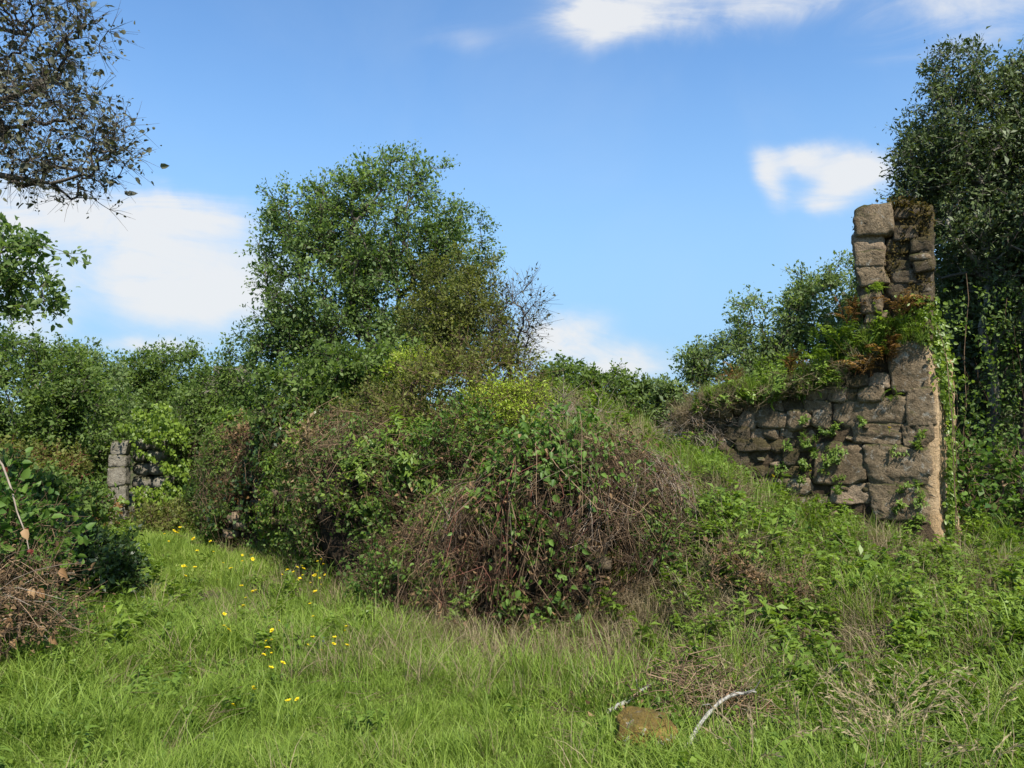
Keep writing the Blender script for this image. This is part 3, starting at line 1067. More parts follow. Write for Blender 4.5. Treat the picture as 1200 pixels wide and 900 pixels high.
tree('leaning_tree', 'second evergreen with thin reddish trunk cut by the right edge of the view', 'tree', tb,
     px_blobs([(1235, 300, 60, 120), (1215, 420, 40, 70), (1240, 200, 50, 80)], 9.6),
     .055, M['ever'], M['bark'], 114, n_clump=220, per=44, leaf=.07, clump=.18, aspect=.38, nodes=lim, tip_r=.0045)
tree('evergreen_tree', 'dense shadowy evergreen filling the gap behind the crooked trunk right of the pillar', 'tree', gbase(1160, 13.2),
     px_blobs([(1150, 330, 60, 70), (1200, 260, 60, 80), (1130, 420, 50, 80), (1190, 430, 70, 90), (1140, 530, 50, 80), (1200, 560, 60, 80), (1120, 280, 34, 50), (1250, 400, 60, 140), (1115, 600, 30, 50), (1185, 200, 46, 50), (1120, 215, 40, 50)], 13.2),
     .12, M['ever'], M['bark'], 116, n_clump=900, per=50, leaf=.10, clump=.26, aspect=.45, gap=.0, fill=.8)
tree('underbrush_shrub', 'leafy green shrub at the foot of the evergreen tree beside the pillar', 'shrub', gbase(1150, 9.2),
     px_blobs([(1135, 600, 26, 45), (1170, 620, 40, 40), (1130, 640, 26, 25), (1195, 590, 30, 60), (1125, 560, 14, 40)], 9.2),
     .02, M['ivy'], M['cane'], 115, n_clump=170, per=26, leaf=.065, clump=.15, aspect=.6, tip_r=.0035, spray=.6)

R = np.random.default_rng(118)
vn = empty('hanging_vines', gbase(1150, 9.7), 'pale dead vines hanging under the evergreen right of the pillar', 'vines')
g = Geo()
for k in range(16):
    u0 = R.uniform(1112, 1215)
    v0, v1 = R.uniform(320, 470), R.uniform(540, 660)
    vv = np.linspace(v0, v1, 12)
    uu_ = u0 + R.normal(0, 8) * np.linspace(0, 1, 12) + np.cumsum(R.normal(0, 2.6, 12))
    yy = 9.75 + R.normal(0, .15) + np.cumsum(R.normal(0, .02, 12))
    pth = np.array([at(a_, b_, c_) for a_, b_, c_ in zip(uu_, vv, yy)])
    tubes(g, pth[None], R.uniform(.002, .005), 4, [R.uniform(.0, .6)])
g.build('stems', M['cane'], vn)['kind'] = 'stuff'
g = Geo()
n = 3400
uu_, vv = R.uniform(1108, 1222, n), 665 - 330 * R.uniform(0, 1, n) ** 1.35
kq = vnoise(np.stack([uu_, vv, 0 * uu_], 1), 44, .035) > -.25
uu_, vv, n = uu_[kq], vv[kq], int(kq.sum())
pts = np.array([at(a_, b_, 9.6 + R.normal(0, .2)) for a_, b_ in zip(uu_, vv)])
leaves(g, pts, rnd_dirs(R, n) + [0, 0, -.4], rnd_dirs(R, n) + [0, -.6, .5], R.uniform(.035, .075, n), .6, R.uniform(0, 1, n), .12, .15, 7)
g.build('foliage', M['mid'], vn)

# shrubs on the crest of the heap
for k, (nm, lb, u, v, ru, rv, Y, mt) in enumerate([
        ('crest_shrub', 'dark green rounded shrub on the skyline just right of the half-bare shrub', 668, 456, 38, 28, 13.2, 'mid'),
        ('crest_shrub', 'mid green shrub in the middle of the skyline hedge between the oak and the wall', 722, 468, 34, 26, 13.6, 'mid'),
        ('crest_shrub', 'pale green shrub at the right end of the skyline hedge beside the pale tree', 772, 474, 30, 24, 13.4, 'willow')]):
    tree(nm, lb, 'shrub', gbase(u, Y), px_blobs([(u, v, ru, rv), (u - ru * .6, v + 10, ru * .6, rv * .7), (u + ru * .6, v + 8, ru * .6, rv * .8)], Y),
         .03, M[mt], M['bark'], 120 + k, n_clump=190, per=44, leaf=.06, clump=.17, group='shrubs along the crest of the heap', tip_r=.004)
tree('spurge_shrub', 'bright yellow-green shrub glowing in the sun above the bramble mound', 'shrub', gbase(590, 9.3),
     px_blobs([(588, 482, 38, 26), (565, 498, 24, 18), (615, 466, 22, 16), (592, 508, 22, 18)], 8.9),
     .02, M['bright'], M['cane'], 130, n_clump=150, per=44, leaf=.036, clump=.11, aspect=.35, tip_r=.003, fill=.4, spray=.6, gap=.35)
tree('spurge_shrub', 'smaller bright green shrub tucked under the olive small tree', 'shrub', gbase(485, 10.6),
     px_blobs([(484, 432, 24, 18), (468, 440, 14, 14), (505, 428, 16, 12)], 10.6),
     .02, M['bright'], M['cane'], 131, n_clump=110, per=40, leaf=.04, clump=.12, aspect=.35, tip_r=.003, fill=.7)

print('trees', time.time() - T0)

# far woods beyond everything, one mass
R = np.random.default_rng(77)
g = Geo()
nC = 900
th = R.uniform(-1.0, 1.0, nC)
Yw = R.uniform(34, 46, nC)
xw = np.tan(th) * Yw
zz = hgt(xw, Yw) + R.uniform(0, 1, nC) ** .8 * (2.5 + .5 * np.sin(xw * .5) + .4 * np.sin(xw * 1.3 + 1))
per = 60
cc = np.repeat(np.stack([xw, Yw, zz], 1), per, 0)
n = len(cc)
leaves(g, cc + R.normal(0, .6, (n, 3)), rnd_dirs(R, n), rnd_dirs(R, n) + [0, 0, .6], R.uniform(.16, .30, n), .6, np.clip(np.repeat(R.uniform(.1, .9, nC), per) + R.normal(0, .15, n), 0, 1))
o = g.build('distant_woods', M['mid'])
tag(o, 'far green woods closing the view behind the trees', None, None, 'stuff')

# ------------------------------------------------------------------ stones


def stone_mesh(R, sx, sy, sz, rough=.10, n=3, power=5.0, crisp=False, chip=(.66, .90)):
    """rounded irregular block centred on the origin"""
    t = np.linspace(-1, 1, n + 1)
    pts, faces, key = [], [], {}

    def vid(p):
        k_ = tuple(np.round(p, 5))
        if k_ not in key:
            key[k_] = len(pts)
            pts.append(p)
        return key[k_]
    for axis in range(3):
        for sgn in (-1, 1):
            for i in range(n):
                for j in range(n):
                    q = []
                    for (a, b) in ((i, j), (i + 1, j), (i + 1, j + 1), (i, j + 1)):
                        p = [0, 0, 0]
                        p[axis] = sgn
                        p[(axis + 1) % 3] = t[a]
                        p[(axis + 2) % 3] = t[b]
                        q.append(vid(np.array(p, dtype=float)))
                    faces.append(q if sgn > 0 else q[::-1])
    V = np.array(pts)
    r = (np.abs(V) ** power).sum(1) ** (1 / power)
    V = V / r[:, None]
    sh = R.normal(0, .09, 3)
    V[:, 0] += V[:, 2] * sh[0]
    V[:, 2] += V[:, 0] * sh[1] * .6
    for _ in range(9):
        nrm_ = unit(R.normal(size=3) * np.array([1, 1, 1.0]))
        lim_ = R.uniform(*chip) * np.abs(nrm_).sum()
        over = np.maximum(0, V @ nrm_ - lim_)
        V = V - over[:, None] * nrm_[None]
    N0 = unit(V * np.abs(V) ** 2)
    V = V * np.array([sx, sy, sz]) / 2
    a_ = min(sx, sz)
    k1, k2, k3 = (int(q) for q in R.integers(1e6, size=3))
    off = vnoise(V, k1, 2.2 / a_) * rough * a_ * .55 + vnoise(V, k2, 22.0) * min(.014, .1 * a_) + vnoise(V, k3, 55.0) * min(.008, .06 * a_)
    V = V + N0 * off[:, None]
    return raw_mesh('stone', V, [np.array(faces)], smooth=not crisp)


# the ruined wall on the right: its front plane
WR = at(1088, 520, 8.5)[:2]                      # right front corner
WD = np.array([-0.86, 0.51])
WD = WD / np.linalg.norm(WD)                     # along the wall, right to left
WN = np.array([-WD[1], WD[0]])
WN = WN if WN[1] < 0 else -WN                    # outward, towards the viewer
WANG = math.atan2(-WD[1], -WD[0])                # x axis of a stone runs left to right


def wall_sz(u, v):
    """pixel -> (distance along the wall from its right corner, height)"""
    r = ray(u, v)
    k = (WR @ WN) / (r[:2] @ WN)
    p = np.array([0, 0, EYE]) + r * k
    return (p[:2] - WR) @ WD, p[2]


def wall_xyz(s, z, out=0.0):
    p = WR + WD * s + WN * out
    return np.array([p[0], p[1], z])


wall_base = wall_xyz(1.0, float(hgt(*(WR + WD))), 0)
wall = empty('ruined_wall', wall_base, 'roofless stone wall ruin with a tall broken pillar at its right end', 'wall ruin')
RS = np.random.default_rng(41)


def add_stone(u0, v0, u1, v1, out=0.0, depth=.34, mat='stone', rough=.09, n=4, power=6.0, label=None, tilt=0.0, chip=(.66, .90)):
    s1, z1 = wall_sz(u0, v0)
    s0, z0 = wall_sz(u1, v1)
    sx, sz = abs(s1 - s0), abs(z1 - z0)
    me_ = stone_mesh(RS, sx * 1.03, depth, sz * 1.04, rough, n, power, crisp=n >= 6, chip=chip)
    o = link('stone', me_, M[mat], wall)
    p = wall_xyz((s0 + s1) / 2, (z0 + z1) / 2, out - depth / 2) - wall_base
    o.location = tuple(p)
    o.rotation_euler = (RS.normal(0, .03), RS.normal(0, .02) + tilt, WANG + RS.normal(0, .035))
    if label:
        o['label'] = label
    return o


# large blocks of the quoin
for (a, b, c, d, out, mt) in [
        (1043, 402, 1092, 455, .05, 'stone'), (1063, 458, 1093, 496, .05, 'stone'), (980, 470, 1061, 498, .02, 'stone'), (1058, 499, 1092, 521, .04, 'stone'),
        (1002, 500, 1055, 519, .0, 'stone'), (1018, 524, 1091, 566, .06, 'stone'), (957, 522, 1014, 566, .03, 'stone'),
        (1022, 570, 1092, 609, .07, 'stone'), (1050, 613, 1094, 640, .02, 'mortar'), (975, 571, 1018, 590, .0, 'rubble')]:
    add_stone(a - 3, b - 3, c + 3, d + 3, out * .6, .42, mt, .06, 16, 24, None, 0.0, (.76, .95))
# upper pillar: pale corner stones on its left edge
for (a, b, c, d, out, mt, tl) in [
        (1001, 246, 1044, 275, .12, 'stone', .06), (1003, 277, 1035, 295, .08, 'rubble', -.05), (1006, 300, 1036, 313, .10, 'stone', .02),
        (1004, 315, 1037, 333, .09, 'stone', -.04), (1006, 335, 1030, 345, .03, 'mossstone', 0), (1007, 346, 1034, 366, .09, 'stone', .05),
        (1009, 369, 1036, 379, .06, 'rubble', .03), (1008, 381, 1040, 394, .03, 'stone', 0)]:
    add_stone(a + RS.normal(0, 2.5), b - 1, c + 2, d + 1, out, .5, mt, .10, 10, 20, None, tl, (.82, 1.0))
# upper pillar: mossy middle and right courses, dark tone also paints the tree's shade
v = 245
row = 0
while v < 398:
    hgt_px = RS.uniform(8, 15)
    u = 1046 - (row % 2) * 8
    while u < 1086:
        w = RS.uniform(16, 36)
        u1 = min(u + w, 1093)
        if 1093 - u1 < 9:
            u1 = 1093
        add_stone(u - 1, v - 1, u1, v + hgt_px, RS.uniform(-.02, .08), .42, 'mossstone', .10, 6, 16, None, RS.normal(0, .04), (.8, .98))
        u = u1
    v += hgt_px
    row += 1
for (a, b, c, d) in [(1040, 238, 1062, 248), (1062, 241, 1078, 248), (1076, 236, 1091, 247), (1050, 232, 1066, 239)]:
    add_stone(a, b, c, d, RS.uniform(-.2, -.05), .4, 'mossstone', .14, 6, 8, None, RS.normal(0, .1))
add_stone(1066, 299, 1093, 306, .09, .4, 'stone', .06, 4, 6)
# coursed rubble of the long low part
def wall_top_v(u):
    return np.interp(u, [790, 815, 840, 880, 930, 975, 1020, 1045], [505, 485, 466, 470, 466, 450, 432, 405])


taken = [(1043, 402, 1200, 640), (980, 470, 1061, 498), (1002, 500, 1055, 519), (957, 522, 1200, 566), (975, 571, 1200, 609)]
v = 440
while v < 592:
    hpx = RS.uniform(11, 21)
    u = 806 + RS.uniform(0, 15)
    while u < 1045:
        w = RS.uniform(15, 42)
        cu, cv = u + w / 2, v + hpx / 2
        hit = any(a - w * .4 < cu < c + w * .4 and b - 5 < cv < d + 5 for (a, b, c, d) in taken)
        if not hit and v > wall_top_v(cu) - 4:
            add_stone(u - 2, v - 2, u + w + 1, v + hpx + 1.5, RS.uniform(-.04, .05), .36, RS.choice(['stone', 'stone', 'rubble', 'mossstone', 'mossstone']), .14, 6, 12, None, RS.normal(0, .07))
        u += w
    v += hpx
for k in range(46):
    u = RS.uniform(815, 1050)
    v = RS.uniform(max(478, wall_top_v(u)), 600 + .1 * (u - 815))
    if any(a < u < c and b < v < d for (a, b, c, d) in taken):
        continue
    w, h_ = RS.uniform(6, 13), RS.uniform(4, 8)
    add_stone(u, v, u + w, v + h_, RS.uniform(.0, .05), .16, RS.choice(['stone', 'rubble', 'mossstone']), .12, 3, 7, None, RS.normal(0, .15))
add_stone(834, 466, 858, 490, .12, .35, 'stone', .12, 4, 4)
# mortar core behind the stones and the pale rendered end
def prism(prof, out0, out1):
    """profile (s, z) extruded between two offsets from the wall plane"""
    g = Geo()
    n = len(prof)
    a = np.array([wall_xyz(s, z, out0) for s, z in prof])
    b = np.array([wall_xyz(s, z, out1) for s, z in prof])
    i = np.arange(n)
    j = (i + 1) % n
    g.add(np.concatenate([a, b]), np.stack([i, j, j + n, i + n], 1))
    g.f.setdefault(n, []).append(np.array([list(range(n))[::-1]]))
    g.f.setdefault(n, []).append(np.array([list(range(n, 2 * n))]))
    return g


prof = [wall_sz(u, v) for (u, v) in [(1090, 665), (1090, 248), (1048, 246), (1010, 258), (1012, 392), (1046, 405), (975, 456), (930, 472), (840, 476), (800, 505), (790, 600), (960, 650)]]
prism(prof, -.045, -.62).build('mortar_core', M['mortar'], wall)
gm = Geo()
us = np.linspace(800, 1090, 88)
rows = []
for u in us:
    vt = np.interp(u, [800, 840, 930, 975, 1010, 1012, 1040, 1090], [505, 478, 473, 458, 430, 262, 250, 250])
    vb = np.interp(u, [800, 960, 1090], [600, 650, 662])
    for v in np.linspace(vt, vb, 60):
        rows.append((u, v))
rows = np.array(rows)
szs = np.array([wall_sz(u, v) for u, v in rows])
pb = np.array([wall_xyz(s_, z_, 0) for s_, z_ in szs])
ro = -.034 + .020 * vnoise(pb, 71, 7.0) + .014 * vnoise(pb, 72, 18.0)
pb[:, :2] += WN[None] * ro[:, None]
idx = np.arange(len(rows)).reshape(len(us), 60)
gm.add(pb, np.stack([idx[:-1, :-1], idx[:-1, 1:], idx[1:, 1:], idx[1:, :-1]], -1).reshape(-1, 4))
gm.build('mortar_face', M['mortar'], wall, smooth=True)
# rendered jamb on the right end, facing right and a little forward
g = Geo()
zs = np.linspace(0.1, wall_sz(1088, 405)[1], 26)
ns = 7
rows = []
Rj = np.random.default_rng(9)
endd = unit(np.array([0.77, 0.64]))               # runs away from the viewer behind the corner
for z in zs:
    for k in range(ns):
        q = k / (ns - 1)
        p = WR + WN * (.03 - .04 * q) - WD * (.07 + .02 * np.sin(4 * z)) + endd * (q * .50) + np.array([1, 0]) * (.0 + .02 * np.sin(z * 3) * q + Rj.normal(0, .010))
        rows.append([p[0], p[1], z])
idx = np.arange(len(zs) * ns).reshape(len(zs), ns)
g.add(rows, np.stack([idx[:-1, :-1], idx[:-1, 1:], idx[1:, 1:], idx[1:, :-1]], -1).reshape(-1, 4))
inner = []
for z in zs:
    for k in range(ns):
        q = k / (ns - 1)
        p = WR + WN * (-.04 - .5 * q) + WD * .10
        inner.append([p[0], p[1], z])
g.add(inner, np.stack([idx[:-1, :-1], idx[1:, :-1], idx[1:, 1:], idx[:-1, 1:]], -1).reshape(-1, 4))
i0 = np.arange(len(zs))
for col_ in (0, ns - 1):
    a = idx[:, col_]
    b = a + len(zs) * ns
    g.f.setdefault(4, []).append(np.stack([a[:-1], a[1:], b[1:], b[:-1]], -1))
a = idx[-1]
b = a + len(zs) * ns
g.f.setdefault(4, []).append(np.stack([a[:-1], a[1:], b[1:], b[:-1]], -1))
g.build('jamb_render', M['render'], wall, smooth=True)


# small plants on the ruin: moss, ferns, ivy, grass
def mat_on(name, label, cat, pts, nr, leafm, size, aspect, R, dense_tint=(.5, .25), axis=None, parent=None, part=None, shape=4):
    g = Geo()
    ax = rnd_dirs(R, len(pts)) + nr * .6 if axis is None else axis
    leaves(g, pts, ax, nr + R.normal(0, .4, nr.shape), size, aspect, np.clip(R.normal(*dense_tint, len(pts)), 0, 1), .12, .1, shape)
    o = g.build(name if parent is None else part, leafm, parent)
    if parent is None:
        tag(o, label, cat)
    return o


R = np.random.default_rng(61)
# moss cap
n = 1500
u = R.uniform(1020, 1092, n)
v = 250 - 8 * np.sin((u - 1020) / 72 * PI) + R.normal(0, 5, n)
pts = np.array([wall_xyz(*wall_sz(a, b), R.uniform(-.55, .06)) for a, b in zip(u, v)])
mat_on('moss', None, None, pts, np.tile([0, -.3, 1.0], (n, 1)), M['moss'], R.uniform(.03, .07, n), .5, R, parent=wall, part='moss')
n = 2600
u = R.uniform(1030, 1092, n)
v = R.uniform(250, 392, n)
k = vnoise(np.stack([u, v, 0 * u], 1), 4, .08) > .30
u, v = u[k], v[k]
n = len(u)
pts = np.array([wall_xyz(*wall_sz(a, b), R.uniform(0, .07)) for a, b in zip(u, v)])
mat_on('moss', None, None, pts, np.tile(np.append(WN, .3), (n, 1)), M['moss'], R.uniform(.02, .05, n), .5, R, parent=wall, part='moss')
# dark ragged moss on the left edge of pillar
n = 420
v = R.uniform(250, 340, n)
u = 1004 + R.normal(0, 3, n)
pts = np.array([wall_xyz(*wall_sz(a, b), R.uniform(-.5, -.05)) for a, b in zip(u, v)])
mat_on('moss', None, None, pts, np.tile([-1, -.3, .2], (n, 1)), M['dark'], R.uniform(.02, .045, n), .5, R, parent=wall, part='moss')['kind'] = 'stuff'

# ivy down the right corner
ivy = empty('corner_ivy', wall_xyz(-.1, float(hgt(*WR)), 0), 'light green ivy strip climbing the right corner of the stone wall', 'ivy')
n = 2600
v = R.uniform(345, 665, n)
wid = np.interp(v, [345, 370, 450, 480, 560, 665], [26, 28, 13, 7, 6, 9])
cu = np.interp(v, [345, 400, 460, 480, 665], [1080, 1104, 1114, 1120, 1122])
u = cu + R.normal(0, .45, n) * wid
sz_ = np.array([wall_sz(a, b) for a, b in zip(u, v)])
pts = np.array([np.append((WR + np.array([1, .2]) * max(0, -s_) + WD * max(0, s_) + WN * R.uniform(-.04, .12)), z_) for s_, z_ in sz_])
keep = R.uniform(0, 1, n) < (.72 + .5 * vnoise(pts, 66, 5.0) + .25 * (v < 470))
pts, n = pts[keep], int(keep.sum())
g = Geo()
leaves(g, pts, R.normal(0, .5, (n, 3)) + [.2, -.2, -.8], np.tile(np.append(WN, .4), (n, 1)) + R.normal(0, .4, (n, 3)), R.uniform(.025, .065, n), .7, np.clip(R.normal(.5, .3, n), 0, 1), .1, .1, 7)
g.build('foliage', M['ivylight'], ivy)
g = Geo()
for k in range(3):
    vv = np.linspace(660, 380 + 50 * k, 14)
    pth = np.array([wall_xyz(*wall_sz(np.interp(b, [345, 400, 460, 665], [1082, 1104, 1116, 1122]) + R.normal(0, 2), b), .02) for b in vv])
    tubes(g, pth[None], .004, 4, [.5])
g.build('stem', M['cane'], ivy)


def fern_fronds(g, R, base, n, L, width=.17):
    """arching pinnate fronds"""
    for k in range(n):
        a = R.uniform(0, 2 * PI)
        d = np.array([math.cos(a), math.sin(a), 0])
        if d[1] > .3:
            d[1] *= -.6
        ln = L * R.uniform(.45, 1.25)
        lean = R.uniform(.15, 1.0)
        t = np.linspace(0, 1, 8)
        b0 = base + R.normal(0, .06, 3) * [1, 1, .4]
        path = b0 + d[None] * (lean * ln * t ** 1.4)[:, None] + np.array([0, 0, 1])[None] * (ln * (t * (1.1 - .3 * lean) - (.15 + .55 * lean) * t ** 2.6))[:, None]
        path += np.cumsum(R.normal(0, .004, path.shape), 0)
        tn = R.uniform(0, 1)
        tubes(g, path[None], np.linspace(.003, .001, 8), 3, [tn * .6])
        m_ = 12
        q = np.linspace(.2, .99, m_)
        pp = np.stack([np.interp(q, t, path[:, j]) for j in range(3)], 1)
        tg = unit(np.stack([np.gradient(path[:, j]) for j in range(3)], 1))
        tt = unit(np.stack([np.interp(q, t, tg[:, j]) for j in range(3)], 1))
        sd = unit(np.cross(tt, [0, 0, 1.0]))
        up = np.cross(sd, tt)
        sz = (ln * width * np.sin(PI * (q * .85 + .12)) + .012) * R.uniform(.6, 1.2, m_)
        for s_ in (-1, 1):
            leaves(g, pp, sd * s_ + tt * .6 - up * R.uniform(-.1, .5, (m_, 1)), up + R.normal(0, .3, (m_, 3)), sz, .24, np.clip(tn + R.normal(0, .15, m_), 0, 1), .08, .2)


ferns = [(1040, 425, .10, 'rust', 'large rusty brown fern clump under the grassy ledge left of the top corner block', 16, .42),
         (1012, 440, .10, 'rust', 'rusty fern in the dark hollow left of the top corner block', 12, .34),
         (1000, 380, .06, 'rust', 'upright rusty fern at the foot of the pillar stones', 12, .36),
         (1056, 372, .16, 'rust', 'tall red-brown dock-like fern before the pillar face', 14, .40),
         (1070, 395, .15, 'ivylight', 'yellow-green fern at the right side of the pillar foot', 14, .34),
         (960, 428, .10, 'ivylight', 'green fern on the wall top behind the rusty hollow fern', 14, .36),
         (985, 405, .05, 'ivylight', 'green fern left of the pillar foot among grass', 16, .36),
         (925, 440, .08, 'rust', 'brown fern on the low wall top below the pale tree', 12, .30),
         (862, 448, .0, 'rust', 'small orange-brown fern at the left end of the wall top', 9, .26),
         (1042, 470, .06, 'ivylight', 'small green fern rooted in the wall below the corner block', 8, .16),
         (1030, 348, .12, 'ivylight', 'small moss-green fern tuft on the pillar side', 10, .20)]
for (u, v, out, mt, lb, nf, L) in ferns:
    b = wall_xyz(*wall_sz(u, v), out)
    f = empty('fern', b, lb, 'fern', 'ferns growing on the ruined wall')
    g = Geo()
    fern_fronds(g, R, b, nf, L * 1.1)
    g.build('fronds', M[mt], f)

# grass and foliage along the ledge and wall top
def ledge_v(u):
    return np.interp(u, [800, 840, 880, 930, 975, 1010, 1040, 1090], [488, 466, 462, 452, 436, 410, 392, 396])


n = 520
u = np.concatenate([R.uniform(1005, 1090, 240), R.uniform(820, 1010, n - 240)])
v = ledge_v(u) + R.normal(2, 4, n)
P = np.array([wall_xyz(*wall_sz(a, b), R.uniform(-.5, .10)) for a, b in zip(u, v)])
scatter('ledge_grass', P, np.stack([R.normal(.1, .3, n), R.normal(0, .3, n), R.uniform(0, 6.28, n)], 1), R.uniform(.5, .95, n), R.integers(0, 6, n), R.uniform(.2, 1, n), grass_col,
        'grass growing along the top of the stone wall and the ledge below the pillar')
n = 420
u = R.uniform(812, 1060, n)
v = ledge_v(u) + R.normal(4, 9, n)
P = np.array([wall_xyz(*wall_sz(a, b), R.uniform(-.5, .14)) for a, b in zip(u, v)])
scatter('ledge_weeds', P, np.stack([R.normal(.2, .4, n), R.normal(0, .4, n), R.uniform(0, 6.28, n)], 1), R.uniform(.6, 1.0, n), R.integers(0, 6, n), R.uniform(0, .8, n), weed_col,
        'small leafy plants along the top of the stone wall')
n = 300
u = np.concatenate([R.uniform(795, 860, 150), R.uniform(850, 1040, 150)])
v = ledge_v(u) + R.normal(8, 8, n)
P = np.array([wall_xyz(*wall_sz(a, b), R.uniform(-.3, .15)) for a, b in zip(u, v)])
scatter('ledge_dry_grass', P, np.stack([R.normal(.5, .6, n), R.normal(0, .5, n), R.uniform(0, 6.28, n)], 1), R.uniform(.5, .9, n), R.integers(0, 6, n), R.uniform(.1, .9, n), dry_col,
        'dry grass hanging over the top of the stone wall')
# weeds in the joints of the wall and at its foot
n = 240
u = R.uniform(800, 1085, n)
v = R.uniform(480, 600, n) + np.interp(u, [800, 1085], [0, 20])
k = vnoise(np.stack([u, v, 0 * u], 1), 14, .06) > .2
u, v = u[k], v[k]
n = len(u)
P = np.array([wall_xyz(*wall_sz(a, b), .03) for a, b in zip(u, v)])
scatter('joint_weeds', P, np.stack([R.normal(.7, .4, n), R.normal(0, .4, n), R.normal(WANG, .5, n)], 1), R.uniform(.3, .6, n), R.integers(0, 6, n), R.uniform(0, .8, n), weed_col,
        'tiny green plants rooted in the joints of the stone wall')
print('wall', time.time() - T0)

# ------------------------------------------------------------------ overgrown mound and wall: parametric surfaces


class Surf:
    def __init__(self, fn, ns, nt, closed):
        self.fn, self.closed = fn, closed
        self.ns, self.nt = ns, nt

    def pts(self, s, t):
        return self.fn(np.asarray(s, float), np.asarray(t, float))

    def nrm(self, s, t):
        e = 1e-3
        a = self.pts(s + e, t) - self.pts(s - e, t)
        b = self.pts(s, t + e) - self.pts(s, t - e)
        return unit(np.cross(a, b))

    def geo(self):
        s = np.linspace(0, 1, self.ns)
        t = np.linspace(0, 1, self.nt)
        S, T = np.meshgrid(s, t)
        V = self.pts(S.ravel(), T.ravel())
        idx = np.arange(V.shape[0]).reshape(self.nt, self.ns)
        g = Geo()
        g.add(V, np.stack([idx[:-1, :-1], idx[:-1, 1:], idx[1:, 1:], idx[1:, :-1]], -1).reshape(-1, 4))
        return g


MC = np.array([0.42, 7.45])


def make_mound(cx, cy, ax, ay, top0, dr, dl, sd):
    def fn(s, t):
        th = s * 2 * PI
        ph = np.clip(t, 0, 1) * PI / 2
        rr = np.cos(ph) ** .36
        zz = np.sin(ph) ** 1.0
        ct = np.cos(th) * rr
        lob = 1 + .10 * np.sin(3 * th + sd) + .06 * np.sin(7 * th + 2 * sd)
        x = cx + ax * rr * lob * np.cos(th)
        y = cy + ay * rr * lob * np.sin(th)
        top = top0 - dr * np.clip(ct - .15, 0, 1) - dl * np.clip(-ct - .05, 0, 1)
        z = -.1 + zz * (top + .1)
        P = np.stack([x, y, z], 1)
        d = .28 * vnoise(P, 5 + sd, 1.5) + .30 * vnoise(P, 6 + sd, 2.9) + .08 * vnoise(P, 7 + sd, 8.0)
        ctr = np.array([cx, cy, .5])
        return P + unit(P - ctr) * d[:, None] * np.clip(1.2 - .5 * zz, .3, 1)[:, None]
    m_ = Surf(fn, 97, 33, True)
    m_.center = np.array([cx, cy, .5])
    return m_


mound_s = make_mound(MC[0], MC[1], 1.15, .80, 1.68, .34, .62, 0)
right_s = make_mound(1.28, 7.7, .55, .62, .98, .25, .1, 40)
left_s = make_mound(-.50, 7.75, .55, .60, .85, .2, .35, 50)

AX = np.array([[-0.55, 8.55], [-1.5, 9.5], [-2.75, 11.2], [-4.0, 13.0], [-5.15, 14.9]])
AH = np.array([1.35, 1.75, 1.75, 1.85, 1.75])
cum = np.concatenate([[0], np.cumsum(np.linalg.norm(np.diff(AX, axis=0), axis=1))])


def long_fn(s, t):
    q = np.clip(s, 0, 1) * cum[-1]
    c = np.stack([np.interp(q, cum, AX[:, 0]), np.interp(q, cum, AX[:, 1])], 1)
    H = np.interp(q, cum, AH) + .15 * np.sin(q * 2.3)
    nx = np.array([-0.849, -0.529])
    ph = np.clip(t, 0, 1) * PI
    endr = np.minimum(1, np.sqrt(np.clip(np.minimum(s, 1 - s) / .06, 0.0, 1)) + .25)
    lat = np.sign(np.cos(ph)) * np.abs(np.cos(ph)) ** .5 * .62 * endr
    z = np.sin(ph) ** .6 * H * (.55 + .45 * endr)
    P = np.stack([c[:, 0] + nx[0] * lat, c[:, 1] + nx[1] * lat, z - .05], 1)
    d = .22 * vnoise(P, 15, 1.3) + .12 * vnoise(P, 16, 3.3) + .05 * vnoise(P, 17, 8.0)
    out = unit(np.stack([nx[0] * lat, nx[1] * lat, .4 * (z - 1)], 1))
    return P + out * d[:, None]


long_s = Surf(long_fn, 130, 41, False)


def face_n(surf, s, t):
    """outward normals"""
    n_ = surf.nrm(s, t)
    p = surf.pts(s, t)
    if surf is not long_s:
        c = surf.center
        f = np.sign((n_ * (p - c)).sum(1))
    else:
        q = np.clip(s, 0, 1) * cum[-1]
        c = np.stack([np.interp(q, cum, AX[:, 0]), np.interp(q, cum, AX[:, 1]), np.full(len(q), 1.0)], 1)
        f = np.sign((n_ * (p - c)).sum(1))
    return n_ * np.where(f == 0, 1, f)[:, None]


def drape(R, surf, n, K, s_rng, t0_rng, t1_rng, off=(.02, .16), wander=.02, r=.004):
    """canes that follow the surface from a high t to a low t"""
    s0 = R.uniform(*s_rng, n)
    t0 = R.uniform(*t0_rng, n)
    t1 = R.uniform(*t1_rng, n)
    q = np.linspace(0, 1, K)
    s = s0[:, None] + np.cumsum(R.normal(0, wander / math.sqrt(K), (n, K)), 1) + (R.normal(0, wander, n))[:, None] * q
    t = t0[:, None] + (t1 - t0)[:, None] * q
    P = surf.pts(s.ravel(), t.ravel())
    N_ = face_n(surf, s.ravel(), t.ravel())
    o = (R.uniform(*off, n)[:, None] * (.3 + 1.0 * np.sin(PI * np.clip(q * .9 + .05, 0, 1)))[None] + R.normal(0, .012, (n, K))).ravel()
    P = (P + N_ * o[:, None]).reshape(n, K, 3)
    rad_ = r * R.uniform(.5, 1.4, n)[:, None] * np.linspace(1, .45, K)[None]
    return P, rad_


